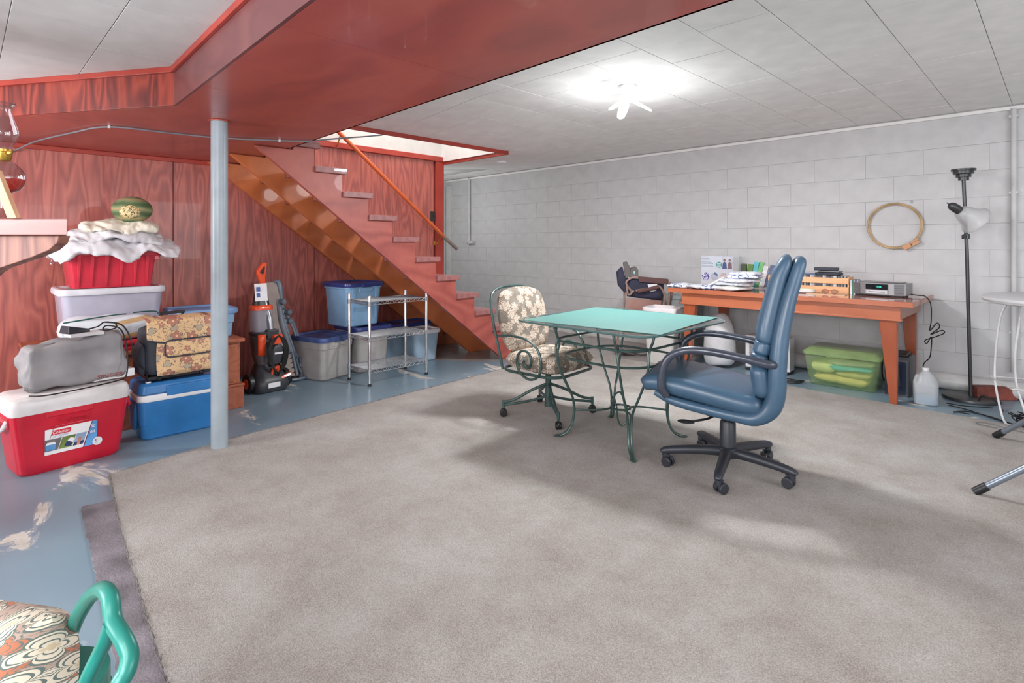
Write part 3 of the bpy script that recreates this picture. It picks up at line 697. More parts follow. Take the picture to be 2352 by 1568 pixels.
def gmat():
    t = NT('green_striped_cloth'); v = t.co((1, 1, 1)); s_ = t.add('ShaderNodeSeparateXYZ', {0: v})
    a = t.math('SINE', t.math('ADD', t.math('MULTIPLY', s_.outputs[2], 95.0), t.math('MULTIPLY', t.noise(v, 12, 2), 3.0)))
    c = t.ramp(t.math('MULTIPLY_ADD', a, .5, .5), [(.1, (78, 96, 62)), (.6, (112, 126, 88)), (.93, (128, 138, 98)), (.98, (164, 138, 98))])
    t.sett(col=c, rough=.8); t.bump(t.noise(v, 40, 2), .3, .003); return t.m
B().ball((0, 0, 0), .125, .108, .092, 22, 14).done('cushion_body', gmat(), gm, sub=1)
ym = NT('yellow_leaf_print'); vv = ym.co(); ym.sett(col=ym.ramp(ym.noise(vv, 55, 3, .6, 1.5), [(.4, (84, 62, 34)), (.47, (222, 210, 170)), (.56, (214, 180, 110)), (.6, (90, 70, 40))]), rough=.8)
B().at((.01, -.055, -.012), 0, 0).ball((0, 0, 0), .078, .062, .058, 18, 10).done('patterned_end', ym.m, gm, sub=1)
# comforter bag on a red blanket
RBL = plain('red_fleece', (186, 40, 56), .9, bump=.3)
folded('red_blanket', 'folded red blanket showing between the grey case and the floral bag', 'blanket', (-4.37, .70, .512), 88, .42, .17, 2, .034, RBL, 9)
cm = thing('comforter_bag', 'clear zip bag holding a folded white comforter with tan stripes', 'bag', (-4.375, .68, .585), 90)
def cmat():
    t = NT('striped_comforter'); v = t.co(); s_ = t.add('ShaderNodeSeparateXYZ', {0: v})
    k = t.math('ADD', t.math('MULTIPLY', s_.outputs[2], 16.0), t.math('MULTIPLY', s_.outputs[0], -2.6))
    m = t.math('GREATER_THAN', t.math('SINE', t.math('ADD', t.math('MULTIPLY', k, 4.2), 1.0)), .55)
    m = t.math('MULTIPLY', m, t.math('GREATER_THAN', s_.outputs[0], .02))
    t.sett(col=t.mix(m, (214, 218, 224), (206, 170, 122)), rough=.5, coat=.3); t.bump(t.noise(v, 11, 3), .5, .01); return t.m
q = B().at((0, 0, .075)); pillow(q, .56, .17, .16, 16, .25, 5, .4, amp=.02, fr=8, seed=2)
q.done('comforter', cmat(), cm, sub=1)
B().tube([(-.24, -.05, .135), (-.12, -.06, .15), (0, -.06, .162), (.08, -.06, .165)], .004, 8, 5).tube([(.12, -.05, .168), (.18, -.04, .17), (.25, -.03, .165), (.262, -.04, .15)], .004, 8, 5).done('green_piping', plain('green_piping', (20, 84, 76), .5), cm)
# ---------------------------------------------------------------- red cooler
cr_ = thing('red_cooler', 'big red cooler with white lid and printed sticker on the floor', 'cooler', (-3.945, .41, 0), 99)
cr_.scale = (.955, .955, .965)
B().rloft([(0, .45, .27, .05), (.015, .475, .29, .05), (.06, .485, .30, .045), (.30, .545, .325, .045), (.335, .55, .33, .045)], 6).done('body', REDPL2, cr_, ang=30)
B().rloft([(.333, .556, .336, .045), (.36, .56, .34, .045), (.385, .56, .34, .04), (.415, .54, .32, .035), (.425, .50, .28, .03)], 6).done('lid', plain('white_cooler_lid', (218, 214, 214), .4, coat=.1), cr_, ang=30)
B().box(-.13, .09, -.168, -.15, .30, .338).done('front_recess', REDPL2, cr_, bevel=.006)
for s_ in (-1, 1):
    B().tube([(s_ * .277, -.1, .31), (s_ * .292, -.09, .27), (s_ * .296, 0, .245), (s_ * .292, .09, .27), (s_ * .277, .1, .31)], .011, 8, 4).done('side_handle', REDPL2 if s_ > 0 else WHITEPL, cr_)
    B().box(s_ * .268 - .012, s_ * .268 + .012, -.12, .12, .285, .33).done('handle_mount', REDPL2, cr_, bevel=.006)
tl = math.degrees(math.atan((.325 - .30) / 2 / .24))
stk = bpy.data.objects.new('sticker', None); C.objects.link(stk); stk.parent = cr_; stk.location = (-.012, -.1605, .165); stk.rotation_euler = (R(90 + tl), 0, 0)
def pane(name, poly, z_, m, par=stk): return B().prism(poly, z_, z_ + .0005).done(name, m, par, smooth=False)
pane('sticker_base', [(-.12, -.07), (.12, -.07), (.12, .07), (-.12, .07)], 0, LABELW)
cR = plain('print_red', (204, 34, 48), .5, var=0); cB = plain('print_blue', (96, 158, 214), .5, var=.1); cD = plain('print_dark_blue', (40, 52, 90), .5, var=.1)
cG = plain('print_green', (104, 124, 62), .5, var=.3); cN = plain('print_grey', (110, 104, 108), .5, var=.3); cK = plain('print_skin', (180, 120, 100), .5, var=.2); cL = plain('print_grey_blue', (140, 160, 190), .5); cP = plain('print_maroon', (120, 20, 60), .5)
pane('red_band', [(-.1, .014), (-.085, .07), (-.083, .07), (-.098, .014)], .0006, cP)
pane('logo_field', [(-.092, .034), (-.008, .034), (-.002, .06), (-.084, .06)], .0006, cR)
pane('photo_panel', [(-.12, -.05), (-.063, -.05), (-.045, .014), (-.12, .014)], .0006, cN)
pane('photo_panel', [(-.06, -.05), (.002, -.05), (.02, .014), (-.042, .014)], .0006, cG)
pane('photo_panel', [(.005, -.05), (.052, -.05), (.072, .014), (.023, .014)], .0006, cL)
pane('printed_cooler', [(-.115, -.046), (-.075, -.046), (-.07, -.015), (-.118, -.015)], .0012, cB)
pane('printed_cooler_lid', [(-.118, -.015), (-.07, -.015), (-.078, -.002), (-.11, -.002)], .0012, LABELW)
pane('printed_cooler', [(-.035, -.04), (-.005, -.045), (.006, -.028), (-.02, -.012)], .0012, cD)
pane('printed_cooler_lid', [(-.02, -.012), (.006, -.028), (.012, -.005), (-.005, .002)], .0012, LABELW)
pane('printed_hand', [(.022, -.05), (.036, -.05), (.046, -.012), (.036, -.006), (.03, -.014)], .0012, cK)
pane('printed_water', [(.005, -.05), (.052, -.05), (.06, -.03), (.012, -.032)], .0009, cD)
pane('blue_band', [(.058, -.07), (.12, -.07), (.12, .07), (.098, .07)], .0006, cB)
pane('maroon_stripe', [(.053, -.07), (.058, -.07), (.098, .07), (.094, .07)], .0006, cP)
pane('round_seal', [(.122 + .024 * math.cos(a * PI / 12), -.054 + .024 * math.sin(a * PI / 12)) for a in range(24)], .0012, LABELW)
for tx, sz, m, p, shx, shr in (('Coleman', .026, LABELW, (-.05, .047, .0012), .8, .25), ('XTREME', .019, cL, (-.052, .024, .0008), 1.0, .3), ('50', .024, LABELW, (.1, .038, .0012), 1, 0), ('84', .024, LABELW, (.098, .006, .0012), 1, 0), ('5', .03, cP, (.116, -.054, .0019), 1, 0)):
    text('lettering', tx, sz, m, stk, p, (0, 0, 0), shr, .0003, shx)
EMB = plain('embossed_red', (184, 18, 42), .4)
pb = [(-.09, .01), (.06, .01), (.075, .055), (-.075, .055)]
embo = bpy.data.objects.new('embossed_logo', None); C.objects.link(embo); embo.parent = cr_; embo.location = (.0, -.1665, .238); embo.rotation_euler = (R(90 + tl), 0, 0)
B().tube([(a, b, .001) for a, b in pb], .0022, 6, closed=True).done('logo_outline', REDPL2, embo)
text('embossed_lettering', 'Coleman', .034, EMB, embo, (-.008, .033, .0008), (0, 0, 0), .25, .001)
# ---------------------------------------------------------------- blue cooler
BL1 = plain('blue_cooler_plastic', (44, 112, 172), .35, var=.04, coat=.2)
bc = thing('blue_cooler', 'blue cooler with a white rim and blue lid beside the red cooler', 'cooler', (-4.09, 1.0, 0), 90)
B().rloft([(0, .42, .25, .05), (.012, .44, .27, .05), (.09, .455, .28, .045), (.095, .46, .285, .045), (.235, .49, .31, .045), (.24, .48, .30, .04)], 6).done('body', BL1, bc, ang=25)
B().rloft([(.24, .49, .31, .045), (.25, .50, .32, .045), (.275, .50, .32, .045), (.28, .49, .31, .04)], 6).done('white_rim', WHITEPL, bc, ang=30)
B().rloft([(.28, .47, .29, .045), (.29, .49, .31, .045), (.335, .48, .30, .045), (.35, .45, .27, .04), (.351, .42, .24, .03), (.345, .41, .23, .03)], 6).done('lid', BL1, bc, ang=30)
B().box(-.10, .16, -.163, -.14, .262, .325).done('lid_latch', BL1, bc, bevel=.006)
for s_ in (-1, 1): B().rloft([(.06, .02, .1, .008, s_ * .24, 0), (.2, .03, .17, .01, s_ * .243, 0), (.225, .02, .17, .01, s_ * .243, 0)], 3).done('side_handle', BL1, bc)
# ---------------------------------------------------------------- floral bag
FLO = flower_mat('tan_floral_canvas', (0, 2), 8.5, (222, 184, 138), (178, 122, 102), (92, 80, 84), (176, 160, 136), 5, .7, .30)
CHAR = plain('charcoal_nylon', (54, 58, 68), .6, var=.08, bump=.3, bscale=30)
fb = thing('rolling_bag', 'tan floral print rolling tote bag with charcoal trim on the blue cooler', 'bag', (-4.075, .985, .352), 93)
bg_ = B().rloft([(.03, .37, .23, .05), (.05, .385, .24, .05), (.2, .395, .25, .05), (.30, .39, .24, .05), (.34, .385, .235, .05)], 6)
bg_.v = crumple(bg_.v, .006, 9); bg_.done('bag_body', CHAR, fb, ang=60, sub=1)
pk = B().at((.02, -.128, .152), 0, 90); pillow(pk, .33, .235, .05, 14, .15, 6, .5); pk.done('front_panel', FLO, fb)
fl_ = B().at((.03, -.155, .205), 0, 84); pillow(fl_, .27, .1, .018, 14, .25, 6, .5); fl_.done('pocket_flap', FLO, fb)
def rrect_path(cx, cz, a, b, r_, y_, n=5): return [(cx + p[0], y_, cz + p[1]) for p in rr(a, b, r_, 0, n)]
B().tube(rrect_path(.03, .204, .272, .104, .03, -.16), .0045, 6, closed=True).done('flap_piping', CHAR, fb)
def topf(u, v):
    x = (u - .5) * .4; c = math.sin(PI * u)
    if v < .5: t = v / .5; return (x * (1.0), -.142 - .004 * c + .0 * t, .265 - .035 * c + t * (.115 + .035 * c - .0))
    t = (v - .5) / .5; return (x * (1 - .04 * t), -.142 + t * .25, .38 + .012 * math.sin(PI * t))
B().grid(16, 12, topf).done('top_flap', FLO, fb, solid=.006, sub=1)
B().tube([topf(u / 16, 0) for u in range(17)], .006, 6).done('flap_piping', CHAR, fb)
B().box(-.075, .075, .06, .085, .395, .412).box(-.07, -.055, .065, .08, .34, .4).box(.055, .07, .065, .08, .34, .4).done('pull_handle', BLACK, fb, bevel=.003)
sp2 = B().at((-.205, -.02, .14), 90, 90); pillow(sp2, .17, .2, .05, 10, .2); sp2.done('side_pocket', CHAR, fb)
for x_ in (-.12, .12): B().cyl((x_ - .01, -.09, .018), (x_ + .01, -.09, .018), .016).box(x_ - .014, x_ + .014, -.1, -.07, .015, .035).done('wheel', BLACK, fb)
B().box(-.18, .18, -.1, .1, .012, .035).done('base_plate', BLACK, fb, bevel=.005)
# ---------------------------------------------------------------- grey machine case, pedal
GCV = plain('grey_vinyl_cover', (150, 148, 150), .55, var=.05, bump=.25, bscale=12)
gc = thing('machine_cover', 'crumpled grey vinyl cover over a sewing machine on the red cooler', 'sewing machine', (-3.965, .46, .413), 100)
g_ = B()
lv = [(.0, .46, .17), (.04, .475, .185), (.10, .47, .18), (.17, .465, .17), (.225, .46, .155), (.25, .45, .13), (.258, .40, .09)]
g_.loft([[tuple(Vector(p) + Vector((0, 0, .02 * math.sin(p[0] * 9)) if l[0] > .2 else (0, 0, 0))) for p in rr(l[1], l[2], .03, l[0], 8)] for l in lv])
sm_ = g_.done('vinyl_cover', GCV, gc, ang=70, sub=2)
dm = sm_.modifiers.new('folds', 'DISPLACE'); tx_ = bpy.data.textures.new('folds', 'CLOUDS'); tx_.noise_scale = .15; tx_.noise_depth = 1; dm.texture = tx_; dm.strength = .07; dm.mid_level = .5; d3 = sm_.modifiers.new('creases', 'DISPLACE'); d3.texture = bpy.data.textures['creases']; d3.strength = .012; d3.texture_coords = 'LOCAL'
B().box(.06, .27, -.07, .09, .003, .05).done('machine_base', WHITEPL, gc, bevel=.006)
text('lettering', 'SINGER', .03, plain('print_dark_red', (150, 34, 44), .6), gc, (.13, -.108, .035), (88, 0, 0), .1, .0005, 1.3)
wbx = B().at((-3.94, .50, .685), 100).box(-.085, .075, -.055, .05, 0, .018).done('white_book', WHITEPL, bevel=.003)
tag(wbx, 'thin white manual lying on the grey machine cover under the foot pedal', 'booklet')
fp = thing('foot_pedal', 'black sewing machine foot pedal with coiled cords on the grey cover', 'pedal', (-3.95, .45, .703), 112)
B().hexa([(-.05, -.045, 0), (.07, -.035, 0), (.07, .04, 0), (-.05, .05, 0)], [(-.045, -.035, .045), (.065, -.03, .016), (.065, .035, .016), (-.045, .04, .045)]).done('pedal_body', plain('dark_blue_grey_plastic', (50, 53, 62), .45), fp, bevel=.006)
B().tube([(.07, 0, .01), (.12, -.01, .02), (.16, .0, .04), (.2, -.03, .03), (.17, -.09, .01), (.12, -.06, .0), (.16, -.02, .02), (.2, -.08, .0), (.205, -.125, -.08), (.20, -.15, -.18), (.18, -.165, -.27), (.13, -.165, -.284), (-.02, -.17, -.286), (-.2, -.15, -.286), (-.25, -.08, -.286)], .004, 6, 5).done('cord', CABLE, fp)
B().tube([(.16, 0, .04), (.22, -.06, .02), (.235, -.12, -.06), (.24, -.13, -.16), (.28, -.12, -.22), (.33, -.11, -.28), (.35, -.11, -.35)], .0045, 6, 5).done('cord', CABLE, fp)
B().box(.335, .36, -.12, -.1, -.385, -.345).done('plug', WHITEPL, fp, bevel=.003)
# ================================================================ UNDER THE STAIRS
tote('grey_tote', 'putty grey storage tote with worn blue lid beside the folded lounge chair', (-4.80, 2.345, 0), 106, .41, .45, .385, GREYT, BLUEL2, step=.72)
tote('grey_tote', 'putty grey storage tote standing under the tall light blue tote', (-4.83, 2.77, 0), 92, .40, .46, .43, GREYT, BLUEL, step=.76)
tote('blue_tote', 'tall light blue storage tote with dark blue lid stacked behind the wire rack', (-4.87, 2.69, .432), 97, .45, .43, .415, LBLUE, BLUEL, step=.86, ribs=(-.13, .13))
tote('clear_tote', 'long clear tote with dark blue lid pushed back against the red wall', (-5.06, 3.37, 0), 90, .66, .29, .37, FROST2, BLUEL, step=0, handle=False)
tote('clear_tote', 'small clear blue tote with white lid at the right end under the stairs', (-4.755, 3.40, 0), 88, .34, .30, .33, FROST2, WLID, step=0, handle=False)
# wire rack
rk = thing('wire_rack', 'three-tier chrome wire shelf rack standing in front of the totes', 'shelf rack', (-4.33, 2.745, 0), 91.3)
RW, RD = .30, .165
for sx in (-1, 1):
    for sy in (-1, 1):
        B().lathe([(.0125, .012), (.0125, .762), (.010, .768)], 14, (sx * RW, sy * RD, 0)).done('post', CHROME, rk)
        B().lathe([(.014, 0), (.016, .002), (.0145, .02), (.012, .021)], 14, (sx * RW, sy * RD, 0)).done('foot', BLACK, rk)
        m = B()
        for z_ in (.12, .395, .70): m.lathe([(.0165, z_ - .022), (.0175, z_ + .02)], 14, (sx * RW, sy * RD, 0))
        m.done('collar', CHROME, rk, kind='stuff')
for z_ in (.12, .395, .70):
    m = B()
    for s_ in (-1, 1):
        for dz in (-.012, .014):
            m.cyl((-RW, s_ * RD, z_ + dz), (RW, s_ * RD, z_ + dz), .0032, n=6); m.cyl((s_ * RW, -RD, z_ + dz), (s_ * RW, RD, z_ + dz), .0032, n=6)
        m.tube([(-RW + k * .025, s_ * RD, z_ + (.013 if k % 2 else -.011)) for k in range(25)], .0022, 5)
        m.tube([(s_ * RW, -RD + k * .022, z_ + (.013 if k % 2 else -.011)) for k in range(16)], .0022, 5)
    for k in range(1, 15): m.cyl((-RW, -RD + k * 2 * RD / 15, z_ + .016), (RW, -RD + k * 2 * RD / 15, z_ + .016), .0016, n=5)
    for x_ in (-.1, .1): m.cyl((x_, -RD, z_ + .012), (x_, RD, z_ + .012), .003, n=6)
    m.done('wire_shelf', CHROME, rk, kind='stuff')
# ---------------------------------------------------------------- upright carpet cleaner
ORP = plain('orange_plastic', (228, 78, 34), .35, coat=.2)
DGR = plain('dark_grey_plastic', (54, 57, 62), .4, var=.08)
vc = thing('carpet_cleaner', 'orange and grey upright carpet cleaner standing beside the low cabinet', 'vacuum', (-4.66, 1.79, 0), 96)
b_ = B().rloft([(.01, .27, .2, .06, 0, -.02), (.06, .29, .24, .07, 0, -.02), (.12, .26, .22, .07, 0, -.01), (.17, .2, .16, .05, 0, .02), (.22, .16, .12, .04, 0, .03)], 6); b_.done('floor_head', DGR, vc, ang=50)
B().box(-.06, .04, -.145, -.135, .045, .085).done('head_label', LABELW, vc, bevel=.002)
for s_ in (-1, 1):
    B().cyl((s_ * .13, 0, .078), (s_ * .172, 0, .078), .078, n=28).done('wheel', BLACK, vc, bevel=.006)
    B().cyl((s_ * .172, 0, .078), (s_ * .176, 0, .078), .04, n=20).done('hub_cap', ORP if s_ < 0 else DGR, vc, bevel=.002)
B().hexa([(.06, -.13, .1), (.14, -.13, .115), (.14, -.1, .115), (.06, -.1, .1)], [(.06, -.12, .118), (.15, -.12, .14), (.15, -.1, .14), (.06, -.1, .118)]).done('pedal', ORP, vc, bevel=.003)
B().rloft([(.2, .14, .12, .04, 0, .03), (.28, .19, .15, .05, 0, .035), (.42, .2, .16, .05, -.005, .04), (.455, .19, .15, .05, -.01, .045), (.47, .16, .13, .04, -.01, .045)], 6).done('lower_tank', plain('smoky_tank', (92, 84, 86), .2, alpha=.9), vc, ang=50)
sh1 = B().loft([[(x + .0, -.048 - .014 * math.cos(x * 14), z) for x in (-.1, -.07, -.04)] for z in (.30, .36, .42, .47)], closed=False, cap=False); sh1.done('side_shield', ORP, vc, solid=.012)
B().rloft([(.455, .2, .17, .05, -.01, .04), (.475, .205, .175, .05, -.01, .04), (.485, .19, .16, .05, -.01, .04)], 6).done('tank_seam', DGR, vc)
B().rloft([(.485, .17, .13, .05, -.015, .06), (.66, .165, .13, .05, -.015, .07)], 6).done('upper_tank', plastic_clear('clear_tank', (176, 178, 190), .55, .1), vc, ang=50)
B().rloft([(.66, .175, .14, .05, -.015, .07), (.69, .172, .138, .05, -.015, .07), (.70, .15, .12, .05, -.015, .07)], 6).done('tank_ring', ORP, vc, ang=50)
B().rloft([(.70, .13, .1, .04, -.015, .075), (.80, .1, .07, .03, -.01, .085), (.86, .06, .05, .02, -.005, .09)], 6).done('tank_cap', BLACK, vc, ang=50)
B().tube([(.03, -.01, .46), (.022, .0, .58), (.012, .04, .7), (.0, .06, .80), (-.008, .075, .9)], [.026, .024, .017, .016, .016], 14, 5).done('handle_tube', plain('silver_tube', (170, 172, 178), .3, .7), vc)
B().box(-.02, .08, -.05, .04, .42, .5).done('tube_socket', DGR, vc, bevel=.01)
B().prism([(-.02, .87), (.02, .87), (.018, .93), (.034, 1.045), (.018, 1.055), (-.012, 1.045), (-.052, .985), (-.05, .955)], .055, .09, 'xz').done('handle_grip', ORP, vc, bevel=.008)
B().prism([(-.028, .968), (-.03, .975), (-.002, 1.015), (.01, 1.02), (.004, .965), (-.01, .955)], .051, .0945, 'xz').done('grip_opening', BLACK, vc, bevel=.001)
B().at((-.03, .035, .81), 0, -8).box(-.055, .05, -.002, .002, -.075, .07).done('hang_tag', LABELW, vc, bevel=.002)
for z_ in (.835, .785): B().at((-.03, .03, z_), 0, -8).box(-.042, -.012, -.001, .001, -.018, .018).done('tag_print', plain('tag_blue', (64, 84, 160), .5), vc)
B().hexa([(.0, -.095, .38), (.11, -.095, .39), (.11, -.05, .39), (.0, -.05, .38)], [(.02, -.085, .455), (.09, -.085, .46), (.09, -.04, .46), (.02, -.04, .455)]).done('cord_hook', ORP, vc, bevel=.006)
B().tube([(.02, -.08, .17), (.05, -.085, .20), (.045, -.08, .13), (.02, -.08, .12), (.0, -.085, .15), (.02, -.085, .2)], .012, 8, 3).done('lower_hook', ORP, vc)
m = B()
for k in range(7):
    o_ = (k - 3) * .006; m.tube([(.0 + o_, -.09 - abs(o_), .42), (-.03 + o_ * 1.5, -.1, .36), (-.02 + o_, -.105, .26), (.03, -.1 - abs(o_), .16 - k * .006), (.09 - o_, -.1, .2), (.115 - o_, -.1, .32), (.095 - o_, -.095, .41), (.05, -.1, .45 + o_ * .3)], .0035, 5, 6, closed=True)
m.done('power_cord', CABLE, vc, kind='stuff')
B().rloft([(.22, .1, .03, .01, .055, -.065), (.34, .1, .03, .01, .055, -.075), (.37, .06, .02, .01, .055, -.07)], 4).done('control_panel', DGR, vc)
B().box(.02, .09, -.092, -.09, .3, .315).done('panel_label', LABELW, vc)
# ---------------------------------------------------------------- folded lounge chair
GTB = plain('blue_grey_tube', (104, 116, 128), .4, .1, var=.05)
TAU = plain('taupe_sling', (158, 146, 140), .8, var=.04, bump=.3)
lc = thing('folded_lounge_chair', 'folded reclining lounge chair with grey tubes and taupe sling leaning on the red wall', 'chair', (-4.83, 2.02, 0), 108)
pl_ = B().hexa([(-.05, -.03, .05), (.06, -.06, .04), (.07, -.04, .04), (-.04, -.01, .05)], [(-.15, .16, .87), (.015, .12, .87), (.025, .14, .87), (-.14, .18, .87)])
pl_.done('sling_panel', TAU, lc, bevel=.008)
B().tube([(-.01, .14, .868), (.022, .11, .85), (.035, .075, .6), (.05, .0, .3), (.065, -.065, .045)], [.018, .022, .016, .016, .014], 10, 5).done('side_rail', GTB, lc)
m = B()
for k in range(16):
    t_ = .1 + k * .05; m.cyl((.022 + .045 * (1 - t_) , .11 - .19 * (1 - t_), .84 * t_), (-.01 + .045 * (1 - t_), .12 - .19 * (1 - t_), .84 * t_ - .01), .004, n=5)
m.done('elastic_cord', BLACK, lc, kind='stuff')
for i_, (pts, r_) in enumerate([
    ([(-.01, .08, .69), (.0, .06, .6), (.05, .0, .35), (.1, -.04, .12), (.12, -.06, .05), (.09, -.08, .035)], .012),
    ([(.02, .08, .62), (.07, .06, .56), (.1, .02, .44), (.15, -.03, .22), (.2, -.07, .05), (.205, -.09, .02), (.16, -.1, .018), (.06, -.09, .018), (.0, -.07, .02)], .013),
    ([(.09, .05, .54), (.13, .04, .46), (.2, .0, .2), (.22, -.02, .1), (.21, -.05, .06)], .013),
    ([(.03, .03, .5), (.06, .02, .3), (.085, .0, .15), (.1, -.01, .05), (.07, -.03, .03)], .011),
    ([(.045, .06, .46), (.09, .02, .3), (.125, -.02, .16), (.13, -.04, .1), (.11, -.06, .09)], .011)]):
    B().tube(pts, r_, 8, 5).done('frame_tube', GTB, lc)
for x_, y_, z_ in ((.0, .05, .70), (.055, .04, .60), (.075, .05, .52), (.13, -.02, .17)):
    B().cyl((x_, y_ - .03, z_), (x_, y_ + .02, z_), .024, n=14).done('hinge_disc', GTB, lc, bevel=.004)
    B().cyl((x_, y_ - .034, z_), (x_, y_ - .03, z_), .008, n=8).done('rivet', CHROME, lc)
B().tube([(-.0, .1, .72), (.0, .05, .5), (.05, .0, .25), (.06, -.03, .1)], [.022, .028, .024, .02], 10, 5).done('armrest', plain('grey_armrest', (118, 126, 136), .5), lc)

# ================================================================ GLASS TABLE
IRON = plain('green_wrought_iron', (60, 84, 80), .38, .2, var=.1)
gt = thing('glass_table', 'square glass-topped table on green wrought iron legs in the middle of the carpet', 'table', (-1.935, 2.885, .013), -1)
GLT = thin_glass('table_glass', (.92, .95, .94, 1), .9)
B().rloft([(.715, .965, .965, .13), (.727, .965, .965, .13)], 10).done('glass_top', GLT, gt, smooth=False)
eg = rr(.967, .967, .131, .721, 12); B().tube(eg, .0062, 8, closed=True).done('glass_edge', plain('dark_glass_edge', (74, 104, 104), .15, coat=.5), gt)
for k in range(4):
    e = empty_part('leg', gt); e.rotation_euler = (0, 0, R(45 + 90 * k))
    for s_ in (-1, 1):
        B().tube([(.40, s_ * .115, .708), (.405, s_ * .105, .66), (.385, s_ * .09, .60), (.395, s_ * .082, .52), (.375, s_ * .064, .42), (.33, s_ * .04, .32), (.295, s_ * .018, .24), (.287, s_ * .009, .16), (.30, s_ * .008, .08), (.33, s_ * .008, .03), (.375, s_ * .004, .006)], .0072, 8, 5).done('leg_rod', IRON, e)
    B().at((.385, 0, .005), 0, 0).ball((0, 0, 0), .03, .019, .0055, 14, 6).done('foot_pad', IRON, e)
def band(z_, a, b, r_, name, par):
    P = rr(a, b, r_, z_, 8); B().tube(P, .0072, 8, closed=True).done(name, IRON, par)
band(.60, .62, .62, .14, 'apron_rail', gt)
band(.50, .60, .60, .2, 'apron_rail', gt)
for k in range(4):
    a = R(45 + 90 * k); ca_, sa = math.cos(a), math.sin(a)
    P = [(.293 * ca_, .293 * sa, .165)]
    for t_, o_ in ((.22, .02), (.13, .035), (.06, .012)): P.append((t_ * ca_ - o_ * sa, t_ * sa + o_ * ca_, .165 + .02 * (1 - t_ / .29)))
    B().tube(P, .006, 8, 5).done('stretcher', IRON, gt)
B().tube([(.06 * math.cos(a * PI / 10), .06 * math.sin(a * PI / 10), .182) for a in range(20)], .0065, 8, closed=True).done('stretcher_ring', IRON, gt)
B().tube([(.05, .0, .18), (.065, -.03, .12), (.04, -.05, .09), (.0, -.03, .12), (-.03, .0, .18), (-.06, .02, .235), (-.04, .05, .26), (.0, .03, .23), (.05, .0, .18)], .0055, 8, 5).done('stretcher_scroll', IRON, gt)
def matm():
    t = NT('aqua_cutting_mat'); v = t.co(); s_ = t.add('ShaderNodeSeparateXYZ', {0: v})
    def lines(ax, per, wd): return t.math('LESS_THAN', t.math('PINGPONG', t.math('ADD', s_.outputs[ax], 10.0 + per * .5), per * .5), wd)
    g = t.math('MAXIMUM', lines(0, .0254, .0004), lines(1, .0254, .0004)); G = t.math('MAXIMUM', lines(0, .305, .0016), lines(1, .305, .0016))
    dg = t.math('LESS_THAN', t.math('ABSOLUTE', t.math('SUBTRACT', t.math('MULTIPLY', s_.outputs[0], 1.0), t.math('MULTIPLY', s_.outputs[1], 1.2))), .0012)
    c = t.mix(t.math('MULTIPLY', g, .35), (80, 130, 126), (142, 160, 128)); c = t.mix(t.math('MULTIPLY', t.math('MAXIMUM', G, dg), .6), c, (142, 160, 128))
    t.sett(col=c, rough=.4); return t.m
cmx = B().rloft([(0, .885, .86, .004), (.0025, .885, .86, .004)], 2).done('cutting_mat', matm(), smooth=False)
cmx.location = (-1.93, 2.895, .7415); cmx.rotation_euler = (0, 0, R(6))
tag(cmx, 'large aqua green cutting mat with faint yellow grid lines on the glass table', 'cutting mat')

